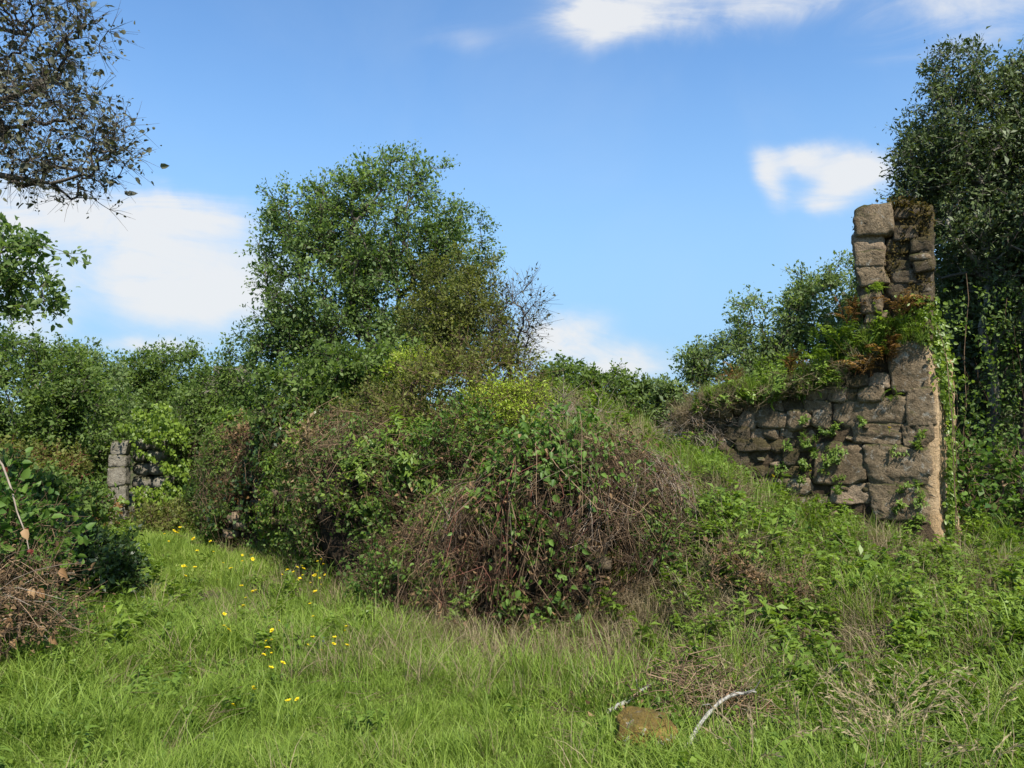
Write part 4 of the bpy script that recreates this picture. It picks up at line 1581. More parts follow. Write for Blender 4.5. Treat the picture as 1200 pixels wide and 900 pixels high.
def on_surf(R, surf, n, s_rng, t_rng, off=(.02, .15), seed=0, thr=None, scale=1.4):
    s = R.uniform(*s_rng, n)
    t = R.uniform(*t_rng, n)
    P = surf.pts(s, t)
    N_ = face_n(surf, s, t)
    if thr is not None:
        k = vnoise(P, seed, scale) > thr
        s, t, P, N_ = s[k], t[k], P[k], N_[k]
    return P + N_ * R.uniform(*off, len(P))[:, None], N_


def surf_stones(parent, surf, R, spots, size, mat, base):
    for (s, t) in spots:
        p = surf.pts([s], [t])[0]
        nn = face_n(surf, np.array([s]), np.array([t]))[0]
        sx = size * R.uniform(.7, 1.5)
        me_ = stone_mesh(R, sx, size * 1.1, size * R.uniform(.6, .95), .14, 6, 9, True)
        o = link('stone', me_, mat, parent)
        o.location = tuple(p + nn * .02 - base)
        o.rotation_euler = (R.normal(0, .15), R.normal(0, .15), math.atan2(nn[1], nn[0]) + PI / 2 + R.normal(0, .2))


R = np.random.default_rng(201)
# --- mound: stub of a ruined wall buried under dry brambles
mb = np.array([MC[0], MC[1], 0.0])
mound = empty('collapsed_wall', mb, 'collapsed stone wall end buried under the dry bramble mound', 'wall ruin')
mound_s.geo().build('rubble_core', M['core'], mound, smooth=True)
spots = [(R.uniform(.60, .97), R.uniform(.03, .45)) for _ in range(34)]
surf_stones(mound, mound_s, R, spots, .13, M['mossstone'], mb)

def surf_scatter(name, R, P, N_, up, scl, idx, tint, col, label):
    """tufts standing along a blend of the surface normal and straight up"""
    D = unit(N_ * (1 - up) + np.array([0, 0, 1.0]) * up + R.normal(0, .15, N_.shape))
    rot = np.zeros_like(P)
    rot[:, 1] = np.arccos(np.clip(D[:, 2], -1, 1))
    rot[:, 2] = np.arctan2(D[:, 1], D[:, 0])
    return scatter(name, P, rot, scl, idx, tint, col, label)


def strands(R, surf, n_cl, per, s_rng, t0_rng, t1_rng, off, r, spread=.012, K=12, sway=.02):
    """bunches of hanging stems, with bare gaps between the bunches"""
    paths, rads, tn = [], [], []
    q = np.linspace(0, 1, K)
    for c in range(n_cl):
        s0, ta, tb_ = R.uniform(*s_rng), R.uniform(*t0_rng), R.uniform(*t1_rng)
        m_ = max(2, int(per * R.uniform(.3, 1.6)))
        s = s0 + R.normal(0, spread, m_)[:, None] + np.cumsum(R.normal(0, sway / math.sqrt(K), (m_, K)), 1) + (R.normal(0, sway) * q)[None]
        t = np.clip(ta + R.normal(0, .06, m_), .02, 1)[:, None] * (1 - q) + np.clip(tb_ + R.normal(0, .05, m_), 0, 1)[:, None] * q
        P = surf.pts(s.ravel(), t.ravel())
        N_ = face_n(surf, s.ravel(), t.ravel())
        o = (R.uniform(*off) * R.uniform(.4, 1.4, m_)[:, None] * (.2 + np.sin(PI * (q * .8 + .05)))[None] + R.normal(0, .010, (m_, K))).ravel()
        paths.append((P + N_ * o[:, None]).reshape(m_, K, 3) + R.normal(0, .007, (m_, K, 3)))
        rads.append(r * R.uniform(.5, 1.5, m_)[:, None] * np.linspace(1, .4, K)[None])
        tn.append(np.clip(R.uniform(.1, .8) + R.normal(0, .2, m_), 0, 1))
    return np.concatenate(paths), np.concatenate(rads), np.concatenate(tn)


br = empty('bramble_mound', mb, 'tangled dry brown brambles hanging over the collapsed wall end in the middle', 'bramble')
g = Geo()
for (ncl, per, tr0, tr1, off, r, sp) in [(90, 9, (.45, .8), (.0, .30), (.05, .30), .0022, .010), (50, 3, (.5, .85), (.05, .3), (.10, .34), .0042, .02), (60, 6, (.2, .5), (.0, .1), (.06, .32), .0022, .02), (40, 8, (.75, 1.0), (.4, .7), (.03, .2), .0022, .03)]:
    Pth, rd, tn = strands(R, mound_s, ncl, per, (.46, 1.03), tr0, tr1, off, r, sp, 14, .022)
    tubes(g, Pth, rd, 3, tn)
g.build('dry_canes', M['cane'], br)
g = Geo()
Pth, rd, tn = strands(R, mound_s, 26, 5, (.5, 1.02), (.4, .95), (.0, .4), (.10, .3), .0026, .02)
tubes(g, Pth, rd, 3, tn)
# pale tangle on the right shoulder
Pth, rd, tn = strands(R, mound_s, 34, 9, (.86, 1.05), (.3, .9), (.0, .4), (.05, .34), .0024, .03, 12, .05)
tubes(g, Pth, rd, 3, tn)
g.build('pale_canes', M['pale'], br)
g = Geo()
Pth, rd, tn = strands(R, mound_s, 14, 4, (.52, .8), (.45, .8), (.05, .4), (.10, .26), .0035, .01)
tubes(g, Pth, rd, 3, tn)
g.build('red_canes', M['redcane'], br)
g = Geo()
Pth, rd, tn = strands(R, mound_s, 24, 2, (.48, 1.02), (.5, .95), (.0, .4), (.12, .36), .0058, .03, 14, .06)
tubes(g, Pth, rd, 5, tn)
g.build('thick_canes', M['cane'], br)
g = Geo()
pp, nn = on_surf(R, mound_s, 3800, (.46, 1.05), (.0, .98), (.06, .30), 13, .0, 1.6)
leaves(g, pp, rnd_dirs(R, len(pp)) + [0, 0, -.7], nn + R.normal(0, .6, nn.shape), R.uniform(.035, .07, len(pp)), .5, R.uniform(.1, 1, len(pp)), .25, .3, 7)
g.build('dead_leaves', M['litter'], br)
g = Geo()
pp, nn = on_surf(R, mound_s, 5200, (.46, 1.05), (.03, .98), (.02, .24), 33, -.05, 2.4)
dd = rnd_dirs(R, len(pp))
dd = unit(dd - nn * (dd * nn).sum(1)[:, None] * .5 + [0, 0, -.45])
L = R.uniform(.04, .26, len(pp))[:, None]
tubes(g, np.stack([pp - dd * L * .5, pp + R.normal(0, .14, pp.shape) * L + nn * .03, pp + dd * L * .5], 1), R.uniform(.0009, .0020, len(pp))[:, None] * np.ones((1, 3)), 3, R.uniform(0, 1, len(pp)))
g.build('twigs', M['cane'], br)
g = Geo()
pp, nn = on_surf(R, mound_s, 10500, (.46, 1.05), (.0, .98), (.0, .20), 3, -.15, 2.2)
leaves(g, pp, rnd_dirs(R, len(pp)) + [0, 0, -.8], nn + R.normal(0, .6, nn.shape), R.uniform(.02, .05, len(pp)), .45, R.uniform(0, 1, len(pp)) ** 1.4, .2, .25)
g.build('withered_leaves', M['litter'], br)
g = Geo()
pp, nn = on_surf(R, mound_s, 11000, (.46, 1.05), (.03, .98), (.04, .24), 8, .27, 2.0)
leaves(g, pp, rnd_dirs(R, len(pp)) + [0, 0, -.4], nn + R.normal(0, .5, nn.shape), R.uniform(.025, .055, len(pp)), .6, R.uniform(.1, 1, len(pp)), .12, .15, 7)
g.build('green_leaves', M['ivy'], br)
# dry grass and greenery growing over its top and feet
pp, nn = on_surf(R, mound_s, 1500, (.44, 1.06), (.45, 1.0), (-.03, .06))
k = pp[:, 0] > .2 + R.normal(0, .3, len(pp))
pp, nn = pp[k], nn[k]
k = R.uniform(0, 1, len(pp)) < sstep(.5, 1.2, pp[:, 2])
pp, nn = pp[k], nn[k]
surf_scatter('mound_dry_grass', R, pp, nn, .6, R.uniform(.4, .8, len(pp)), R.integers(0, 6, len(pp)), np.clip(R.normal(.45, .25, len(pp)), 0, 1), dry_col, 'dry grass growing over the top of the bramble mound')
pp, nn = on_surf(R, mound_s, 1500, (.44, 1.06), (.02, 1.0), (-.02, .08), 19, .15, 1.8)
for sf in (right_s, left_s):
    p2, n2_ = on_surf(R, sf, 300, (.44, 1.1), (.1, 1.0), (-.02, .08), 19, .1, 1.8)
    pp, nn = np.concatenate([pp, p2]), np.concatenate([nn, n2_])
surf_scatter('mound_weeds', R, pp, nn, .3, R.uniform(.4, .85, len(pp)), R.integers(0, 6, len(pp)), R.uniform(0, .8, len(pp)), weed_col, 'small green plants growing through the bramble mound')

# long thick canes that arch clear of the heap and droop back
g = Geo()
lg = Geo()
for k in range(120):
    s0 = R.uniform(.45, 1.05)
    p0 = mound_s.pts([s0], [R.uniform(.45, .95)])[0]
    n0 = face_n(mound_s, np.array([s0]), np.array([.6]))[0] * [1, 1, .3]
    L_ = R.uniform(.3, .95)
    q = np.linspace(0, 1, 12)[:, None]
    dirx = unit(n0 + R.normal(0, .5, 3) * [1, 1, .2])
    pth = p0 + dirx * q * L_ * .8 + np.array([0, 0, 1.0]) * (R.uniform(.15, .5) * L_ * np.sin(PI * q * .8) - .75 * L_ * q ** 2.5)
    pth += np.cumsum(R.normal(0, .008, pth.shape), 0)
    pth[:, 2] = np.maximum(pth[:, 2], hgt(pth[:, 0], pth[:, 1]) + .02)
    tubes(g, pth[None], R.uniform(.0016, .0048) * np.linspace(1, .4, 12), 4, [R.uniform(.1, .9)])
    if k % 2:
        m_ = 14
        ii = R.integers(3, 12, m_)
        leaves(lg, pth[ii] + R.normal(0, .02, (m_, 3)), rnd_dirs(R, m_) + [0, 0, -.3], rnd_dirs(R, m_) + [0, -.3, .8], R.uniform(.025, .055, m_), .6, R.uniform(0, 1, m_), .12, .15, 7)
g.build('arching_canes', M['cane'], br)['kind'] = 'stuff'
lg.build('cane_leaves', M['ivy'], br)['kind'] = 'stuff'
for (sf, ncl, tn_) in ((right_s, 40, .3), (left_s, 46, 0.0)):
    sf.geo().build('rubble_core', M['core'], mound, smooth=True)
    g = Geo()
    Pth, rd, tn = strands(R, sf, ncl, 9, (.44, 1.06), (.3, .95), (.0, .35), (.03, .26), .0024, .02, 12, .04)
    tubes(g, Pth, rd, 3, np.clip(tn + tn_, 0, 1))
    pp, nn = on_surf(R, sf, 2600, (.42, 1.08), (.0, .98), (.02, .26), 33, -.05, 2.4)
    dd = unit(rnd_dirs(R, len(pp)) + [0, 0, -.35])
    L = R.uniform(.05, .28, len(pp))[:, None]
    tubes(g, np.stack([pp - dd * L * .5, pp + R.normal(0, .14, pp.shape) * L + nn * .03, pp + dd * L * .5], 1), R.uniform(.0009, .0020, len(pp))[:, None] * np.ones((1, 3)), 3, np.clip(R.uniform(0, 1, len(pp)) + tn_, 0, 1))
    g.build('dry_canes', M['cane'], br)
    g = Geo()
    pp, nn = on_surf(R, sf, 5000, (.42, 1.08), (.0, .98), (.0, .22), 3, -.15, 2.2)
    leaves(g, pp, rnd_dirs(R, len(pp)) + [0, 0, -.8], nn + R.normal(0, .6, nn.shape), R.uniform(.02, .05, len(pp)), .45, R.uniform(0, 1, len(pp)) ** 1.4, .2, .25)
    g.build('withered_leaves', M['litter'], br)
    g = Geo()
    pp, nn = on_surf(R, sf, 2600, (.42, 1.08), (.03, .98), (.04, .24), 8, .15, 2.0)
    leaves(g, pp, rnd_dirs(R, len(pp)) + [0, 0, -.4], nn + R.normal(0, .5, nn.shape), R.uniform(.025, .055, len(pp)), .6, R.uniform(.1, 1, len(pp)), .12, .15, 7)
    g.build('green_leaves', M['ivy'], br)
pp, nn = on_surf(R, mound_s, 500, (.44, 1.06), (.72, 1.0), (-.03, .03))
for sf in (right_s,):
    p2, n2_ = on_surf(R, sf, 420, (.4, 1.2), (.35, 1.0), (-.03, .03))
    pp, nn = np.concatenate([pp, p2]), np.concatenate([nn, n2_])
surf_scatter('mound_grass', R, pp, nn, .7, R.uniform(.4, .8, len(pp)), R.integers(0, 6, len(pp)), R.uniform(.2, .9, len(pp)), grass_col, 'green grass growing on the crown and right shoulder of the bramble mound')
# ivy / bindweed stem with large separate leaves hanging down the middle of the mound
vine = empty('hanging_ivy', at(630, 500, 7.0), 'glossy green ivy cascading down the middle of the bramble mound', 'ivy')
vbase = np.array(vine.location)
leaf_meshes = []
for k in range(4):
    g = Geo()
    leaves(g, np.zeros((1, 3)), np.array([[0, 0, -1.0]]), np.array([[0, -1.0, .3]]), .075, .75, [R.uniform(.3, 1)], .12, .15, 7)
    m_ = g.mesh('leaf')
    m_.materials.append(M['ivy'])
    leaf_meshes.append(m_)
g = Geo()
lp = []
for k in range(26):
    th0 = .735 + R.normal(0, .03)
    t = np.linspace(R.uniform(.8, .98), R.uniform(.1, .6), 12)
    s = th0 + np.cumsum(R.normal(0, .006, 12))
    P = mound_s.pts(s, t) + face_n(mound_s, s, t) * R.uniform(.16, .27)
    tubes(g, P[None], .003, 3, [.5])
    lp.append(P[R.integers(0, 12, 10)])
g.build('stems', M['cane'], vine)
lp = np.concatenate(lp)
for p in lp[:200]:
    o = link('leaf', leaf_meshes[R.integers(4)], None, vine)
    o.location = tuple(p - vbase + R.normal(0, .04, 3))
    o.rotation_euler = (R.normal(0, .5), R.normal(0, .6), R.normal(0, .8))
    s_ = R.uniform(.6, 1.25)
    o.scale = (s_, s_, s_)
pp, nn = on_surf(R, mound_s, 1700, (.62, .80), (.55, 1.0), (.08, .34))
g = Geo()
leaves(g, pp, rnd_dirs(R, len(pp)) + [0, 0, -.5], nn + [0, 0, .4] + R.normal(0, .4, nn.shape), R.uniform(.04, .075, len(pp)), .6, R.uniform(.2, 1, len(pp)), .12, .15, 7)
pp, nn = on_surf(R, mound_s, 520, (.69, .77), (.05, .6), (.14, .36))
leaves(g, pp, rnd_dirs(R, len(pp)) + [0, 0, -.7], nn + R.normal(0, .4, nn.shape), R.uniform(.04, .075, len(pp)), .6, R.uniform(.2, 1, len(pp)), .12, .15, 7)
g.build('foliage', M['ivy'], vine)
ivyw = empty('low_ivy', at(480, 640, 7.6), 'dark green ivy on the left flank of the bramble mound', 'ivy')
pp, nn = on_surf(R, mound_s, 1500, (.48, .60), (.05, .75), (.06, .26), 12, .1, 2.4)
g = Geo()
leaves(g, pp, rnd_dirs(R, len(pp)) + [0, 0, -.6], nn + R.normal(0, .4, nn.shape), R.uniform(.04, .075, len(pp)), .65, R.uniform(.1, .9, len(pp)), .12, .15, 7)
g.build('foliage', M['ivy'], ivyw)

# --- long overgrown wall beside the track
lb_ = np.array([-2.75, 11.2, 0.0])
lw = empty('overgrown_wall', lb_, 'long ruined wall beside the track swallowed by ivy and brambles', 'wall ruin')
long_s.geo().build('rubble_core', M['core'], lw, smooth=True)
spots = [(R.uniform(.80, .93), R.uniform(.05, .42)) for _ in range(60)] + [(R.uniform(.3, .8), R.uniform(.04, .3)) for _ in range(25)]
surf_stones(lw, long_s, R, spots, .17, M['rubble'], lb_)
S_, T_ = np.meshgrid(np.linspace(.5, .99, 120), np.linspace(.03, .5, 60))
S_, T_ = S_.ravel(), T_.ravel()
Pq = long_s.pts(S_, T_)
cp_, sp_ = math.cos(PITCH), math.sin(PITCH)
rel = Pq - np.array([0, 0, EYE])
dep = rel[:, 1] * cp_ + rel[:, 2] * sp_
uu = 600 + FOC * rel[:, 0] / dep
vv = 450 - FOC * (rel[:, 2] * cp_ - rel[:, 1] * sp_) / dep
bare_pts = []
for (u_, v_) in [(312, 578), (322, 574), (314, 588), (324, 586), (316, 598), (326, 600), (313, 606), (322, 612), (318, 622), (343, 590), (348, 602), (280, 606), (286, 614), (276, 620), (310, 482), (372, 512)]:
    j = int(np.argmin((uu - u_) ** 2 + (vv - v_) ** 2))
    nn_ = face_n(long_s, S_[j:j + 1], T_[j:j + 1])[0]
    p_ = Pq[j] + nn_ * .07
    bare_pts.append(p_)
    o = link('stone', stone_mesh(R, R.uniform(.14, .24), .2, R.uniform(.11, .17), .14, 6, 9, True), M['rubble'], lw)
    o.location = tuple(p_ - lb_)
    o.rotation_euler = (R.normal(0, .2), R.normal(0, .2), math.atan2(nn_[1], nn_[0]) + PI / 2)
bare_pts = np.array(bare_pts)
_on_surf = on_surf


def on_surf(R, surf, *a, **k):
    P_, N_ = _on_surf(R, surf, *a, **k)
    if surf is long_s:
        dmin = np.min(np.linalg.norm(P_[:, None] - bare_pts[None], axis=2), axis=1)
        ok = dmin > .22
        P_, N_ = P_[ok], N_[ok]
    return P_, N_


br2 = empty('bramble_thicket', lb_, 'brown bramble thicket trailing over the long wall beside the track', 'bramble')
g = Geo()
Pth, rd, tn = strands(R, long_s, 70, 7, (-.02, 1), (.15, .42), (.02, .2), (.04, .3), .0028, .015, 12, .05)
tubes(g, Pth, rd, 3, tn)
Pth, rd, tn = strands(R, long_s, 30, 7, (-.02, .40), (.2, .45), (.03, .3), (.04, .34), .0028, .015, 12, .05)
tubes(g, Pth, rd, 3, tn)
pp, nn = on_surf(R, long_s, 4500, (-.02, 1), (.03, .6), (.02, .3), 35, -.1, 1.8)
dd = unit(rnd_dirs(R, len(pp)) + [0, 0, -.3])
L = R.uniform(.06, .35, len(pp))[:, None]
tubes(g, np.stack([pp - dd * L * .5, pp + R.normal(0, .12, pp.shape) * L + nn * .04, pp + dd * L * .5], 1), R.uniform(.0014, .0028, len(pp))[:, None] * np.ones((1, 3)), 3, R.uniform(0, 1, len(pp)))
g.build('dry_canes', M['cane'], br2)
g = Geo()
pp, nn = on_surf(R, long_s, 22000, (-.02, 1), (.0, .62), (.0, .25), 23, -.2, 1.5)
leaves(g, pp, rnd_dirs(R, len(pp)) + [0, 0, -.7], nn + R.normal(0, .6, nn.shape), R.uniform(.025, .06, len(pp)), .45, R.uniform(0, 1, len(pp)) ** 1.4, .2, .25)
g.build('withered_leaves', M['litter'], br2)
g = Geo()
pp, nn = on_surf(R, long_s, 6000, (.5, .98), (.10, .55), (.03, .25), 27, .10, 1.3)
leaves(g, pp, rnd_dirs(R, len(pp)) + [0, 0, -.6], nn + R.normal(0, .6, nn.shape), R.uniform(.03, .08, len(pp)), .45, R.uniform(0, .7, len(pp)), .2, .25)
g.build('rusty_leaves', M['rust'], br2)
g = Geo()
pp, nn = on_surf(R, long_s, 26000, (-.02, 1), (.0, .62), (.05, .34), 24, .10, 1.3)
leaves(g, pp, rnd_dirs(R, len(pp)) + [0, 0, -.4], nn + R.normal(0, .5, nn.shape), R.uniform(.03, .07, len(pp)), .6, R.uniform(0, 1, len(pp)), .12, .15)
g.build('green_leaves', M['mid'], br2)
iv2 = empty('wall_ivy', lb_, 'dark ivy mass hanging on the middle of the long wall beside the track', 'ivy')
g = Geo()
pp, nn = on_surf(R, long_s, 16000, (.1, .98), (.03, .5), (.06, .34), 25, .22, 1.1)
leaves(g, pp, rnd_dirs(R, len(pp)) + [0, 0, -.7], nn + R.normal(0, .35, nn.shape), R.uniform(.04, .08, len(pp)), .7, R.uniform(0, 1, len(pp)), .12, .15)
g.build('foliage', M['dark'], iv2)
pp, nn = on_surf(R, long_s, 1500, (-.02, 1), (.0, .6), (-.02, .1), 19, .05, 1.4)
surf_scatter('wall_weeds', R, pp, nn, .3, R.uniform(.6, 1.2, len(pp)), R.integers(0, 6, len(pp)), R.uniform(0, .9, len(pp)), weed_col, 'green plants growing all over the long overgrown wall')
pp, nn = on_surf(R, long_s, 900, (-.02, 1), (.0, .6), (-.02, .1), 39, .05, 1.4)
surf_scatter('wall_dry_grass', R, pp, nn, .3, R.uniform(.6, 1.1, len(pp)), R.integers(0, 6, len(pp)), R.uniform(0, .7, len(pp)), dry_col, 'dry grass trailing over the long overgrown wall')

# shrubs on top of the long wall, their own bushes
tree('bramble_bush', 'olive brown scrub bush on the near end of the overgrown wall', 'bush', np.append(AX[1], 1.9),
     px_blobs([(520, 470, 52, 48), (560, 445, 50, 42), (490, 505, 40, 40), (590, 445, 40, 32), (540, 520, 40, 36), (505, 555, 36, 40)], 9.6), .03, M['olive'], M['cane'], 140, n_clump=430, per=40, leaf=.045, clump=.15, aspect=.45, tip_r=.0035, spray=.6)
tree('bramble_bush', 'green leafy bush on the overgrown wall under the dark side of the oak', 'bush', np.append(AX[2], 1.8),
     px_blobs([(430, 470, 55, 40), (400, 490, 44, 30), (455, 515, 38, 40), (365, 480, 44, 36), (330, 470, 30, 40), (420, 530, 36, 30), (450, 435, 50, 30), (390, 445, 50, 34)], 11.2), .03, M['mid'], M['bark'], 141, n_clump=430, per=48, leaf=.065, clump=.18, tip_r=.004)
tree('bramble_bush', 'straggling pale green sprigs on the flank of the overgrown wall', 'bush', np.append(AX[1] + [-.55, -.4], .2),
     px_blobs([(425, 580, 26, 30), (445, 540, 18, 26), (490, 585, 30, 36), (470, 640, 20, 26)], 8.75), .015, M['ivylight'], M['cane'], 142, n_clump=75, per=22, leaf=.05, clump=.12, aspect=.5, tip_r=.003, spray=.5)
tree('bramble_bush', 'fresh green nettle-like bush at the foot of the long wall beside the densest yellow flowers', 'bush', gbase(340, 11.2),
     px_blobs([(345, 620, 30, 30), (375, 600, 26, 40), (320, 640, 24, 18)], 11.2), .015, M['ivy'], M['cane'], 145, n_clump=110, per=34, leaf=.06, clump=.14, aspect=.5, tip_r=.003)
tree('bramble_bush', 'tan withered bush high on the long wall under the oak', 'bush', gbase(395, 11.0),
     px_blobs([(405, 520, 40, 28), (375, 535, 30, 30), (430, 545, 20, 24)], 10.0), .015, M['tan'], M['cane'], 146, n_clump=170, per=34, leaf=.05, clump=.14, aspect=.45, tip_r=.003, spray=.4)
for k, (lbx, blobs_, Y_, mt, nc, pr, lf) in enumerate([
        ('olive brown scrub spilling over the near top of the long wall', [(440, 480, 36, 24), (470, 520, 30, 34), (430, 505, 24, 20)], 10.0, 'olive', 130, 40, .04),
        ('withered brown scrub in the gap between the long wall and the bramble mound', [(480, 560, 32, 40), (500, 600, 30, 34), (520, 540, 30, 26)], 8.6, 'litter', 170, 26, .04),
        ('green leafy scrub in the gap beside the bramble mound, above the withered scrub', [(510, 525, 30, 22), (545, 500, 26, 20), (470, 600, 16, 34), (440, 630, 18, 22)], 8.4, 'ivy', 100, 30, .045),
        ('low green scrub at the left foot of the bramble mound', [(460, 690, 34, 18), (500, 715, 30, 14), (430, 670, 20, 16)], 7.5, 'ivy', 90, 26, .04),
        ('reddish withered scrub at the far end of the long wall', [(298, 530, 22, 36), (285, 575, 16, 24), (340, 520, 26, 18)], 12.2, 'litter', 120, 30, .05),
        ('low leafy scrub on the right shoulder of the bramble mound', [(770, 640, 34, 24), (800, 680, 30, 22), (740, 705, 26, 16)], 6.9, 'ivy', 90, 24, .04),
        ('green scrub growing on the slope below the middle of the stone wall', [(890, 620, 34, 18), (930, 640, 30, 18), (860, 600, 24, 16)], 7.9, 'ivy', 80, 24, .045),
        ('low olive scrub across the far end of the track before the ivy curtain', [(195, 607, 34, 12), (225, 613, 30, 12), (172, 612, 16, 8)], 14.2, 'olive', 110, 34, .05),
        ('low reddish dry scrub left of the gate post at the far end of the track', [(105, 598, 30, 16), (80, 606, 24, 14)], 13.6, 'rust', 80, 26, .05),
        ('dry brown scrub on the slope between the mound and the pillar', [(850, 680, 36, 20), (900, 700, 34, 18)], 6.3, 'litter', 80, 22, .035)]):
    cu_, cv_ = np.mean([b_[0] for b_ in blobs_]), max(b_[1] + b_[3] for b_ in blobs_)
    bb = at(cu_, cv_ - 4, Y_ + .1)
    tree('scrub_bush', lbx, 'bush', bb, px_blobs(blobs_, Y_), .012, M[mt], M['cane'], 150 + k, n_clump=nc, per=pr, leaf=lf, clump=.12, aspect=.5, tip_r=.0025, spray=.5)
tree('dry_scrub', 'grey dry twiggy scrub on the heap behind the bramble mound', 'shrub', gbase(650, 9.4),
     px_blobs([(650, 490, 40, 32), (690, 500, 36, 30), (620, 470, 26, 30)], 9.4), .01, M['litter'], M['pale'], 143, n_clump=60, per=5, leaf=.03, clump=.16, tip_r=.0026, spray=.7)
tree('dry_scrub', 'dry grey stems hanging at the left end of the stone wall', 'shrub', gbase(812, 9.9),
     px_blobs([(810, 510, 22, 36), (830, 500, 20, 30), (795, 500, 12, 22)], 9.9), .01, M['litter'], M['pale'], 144, n_clump=130, per=5, leaf=.03, clump=.15, tip_r=.003, spray=.8, droop=.5)
print('mounds', time.time() - T0)

# ------------------------------------------------------------------ gate post with ivy at the end of the track
gp = gbase(143, 15.1)
post = empty('stone_gate_post', gp, 'weathered grey stone gate post at the far end of the track', 'gate post')
RS = np.random.default_rng(301)
zc = -0.1
while zc < 1.6:
    h_ = RS.uniform(.2, .42)
    w_ = .33 - .03 * zc + RS.normal(0, .015)
    o = link('stone', stone_mesh(RS, w_, .40, h_ * 1.06, .05, 8, 20, True, (.86, 1.0)), M['palestone'], post)
    o.location = (RS.normal(0, .012), RS.normal(0, .012), zc + h_ / 2)
    o.rotation_euler = (0, RS.normal(0, .015), .25 + RS.normal(0, .04))
    zc += h_
gw = gbase(186, 15.6)
gwall = empty('gate_wall', gw, 'short pale wall right of the gate post half hidden under light ivy', 'wall ruin')
for r_ in range(7):
    xk = -.42
    while xk < .22 - .03 * r_:
        w_ = RS.uniform(.2, .4)
        o = link('stone', stone_mesh(RS, w_, .4, .255, .08, 3, 6), M['palestone'], gwall)
        o.location = (xk + w_ / 2, RS.normal(0, .02), .1 + r_ * .25)
        xk += w_
iv = empty('gate_ivy', gw + [0, -.3, 0], 'light green ivy curtain over the wall beside the gate post', 'ivy')
R = np.random.default_rng(302)
n = 4200
u = R.uniform(136, 222, n)
v = R.uniform(470, 600, n)
nz_ = vnoise(np.stack([u, v, 0 * u], 1), 9, .09)
k = (v < 535 + 30 * nz_) | (nz_ > .1)
k &= v > 472 + 25 * np.abs((u - 182) / 36) ** 2 + 16 * vnoise(np.stack([u, v, 0 * u], 1), 19, .12)
k &= (u > 154) | (nz_ > .2)
u, v = u[k], v[k]
pts = np.array([at(a, b, 15.12 + R.uniform(-.25, .2) - .28 * (a < 158)) for a, b in zip(u, v)])
g = Geo()
leaves(g, pts, R.normal(0, .5, pts.shape) + [0, 0, -.8], np.tile([0, -1, .5], (len(pts), 1)) + R.normal(0, .55, pts.shape), R.uniform(.045, .10, len(pts)), .7, np.clip(R.normal(.5, .25, len(pts)), 0, 1), .1, .1)
g.build('foliage', M['ivylight'], iv)
# pale ruined gable glimpsed through the leaves
gb = gbase(262, 18.5)
gable = empty('ruined_gable', gb, 'pale ruined gable glimpsed between the trees left of the oak', 'wall ruin')
for r_ in range(12):
    z = .2 + r_ * .26
    half = 1.25 * min(1, (3.35 - z) / 1.5)
    xk = -half
    while xk < half:
        w_ = RS.uniform(.25, .5)
        o = link('stone', stone_mesh(RS, w_, .4, .265, .08, 3, 6), M['palestone'], gable)
        o.location = (xk + w_ / 2, RS.normal(0, .02), z)
        xk += w_

# ------------------------------------------------------------------ left foreground: brambles and low bush
R = np.random.default_rng(401)
lb2 = gbase(10, 6.2)
tree('bramble_bush', 'green bramble bush at the left edge with broad leaves and dry sticks', 'bush', lb2,
     px_blobs([(5, 640, 55, 60), (20, 700, 50, 45), (-40, 660, 60, 100), (40, 735, 40, 30), (0, 590, 30, 30)], 5.9), .012, M['ivy'], M['cane'], 402, n_clump=150, per=22, leaf=.06, clump=.13, aspect=.62, tip_r=.003, spray=.5, shape=7)
tree('dry_bramble', 'brown withered bramble tangle at the left edge under the arching red cane', 'bramble', gbase(20, 5.5),
     px_blobs([(15, 690, 50, 45), (40, 740, 40, 34), (-20, 720, 50, 60), (50, 700, 34, 34)], 5.5), .01, M['litter'], M['cane'], 405, n_clump=95, per=16, leaf=.028, clump=.13, aspect=.5, tip_r=.0022, spray=.8, shape=7)
tree('low_bush', 'low dark green bush beside the track left of the yellow flowers', 'bush', gbase(118, 8.1),
     px_blobs([(118, 665, 38, 32), (90, 680, 34, 28), (140, 690, 22, 18), (95, 640, 26, 26)], 8.0), .02, M['dark'], M['bark'], 403, n_clump=190, per=44, leaf=.05, clump=.14, tip_r=.003)
tree('low_bush', 'shaded mixed undergrowth bush behind the left edge bramble', 'bush', gbase(45, 9.2),
     px_blobs([(40, 610, 50, 40), (80, 600, 36, 36), (20, 570, 30, 36)], 9.2), .02, M['mid'], M['bark'], 404, n_clump=200, per=44, leaf=.06, clump=.16, tip_r=.003)
# dry sticks poking out of the left brambles
st = empty('dry_sticks', gbase(20, 5.7), 'pale dry sticks and stems fanning out of the left edge bramble', 'sticks')
g = Geo()
for k in range(30):
    a = at(R.uniform(-70, 0), R.uniform(640, 760), 5.7 + R.normal(0, .2))
    b = at(R.uniform(30, 100), R.uniform(640, 750), 5.5 + R.normal(0, .25))
    t = np.linspace(0, 1, 6)[:, None]
    P = a * (1 - t) + b * t + np.array([0, 0, .10]) * np.sin(PI * t) + np.cumsum(R.normal(0, .012, (6, 3)), 0)
    tubes(g, P[None], np.linspace(.0045, .0015, 6) * R.uniform(.5, 1.2), 4, [R.uniform(.2, 1)])
    if k == 11:
        g.build('stems', M['pale'], st)['kind'] = 'stuff'
        g = Geo()
g.build('stems', M['cane'], st)['kind'] = 'stuff'
g = Geo()
P = np.stack([at(u_, v_, 5.6) for u_, v_ in [(-12, 525), (3, 545), (14, 575), (20, 600), (30, 625), (34, 645)]])
tubes(g, P[None], np.linspace(.009, .004, 6), 5, [.6])
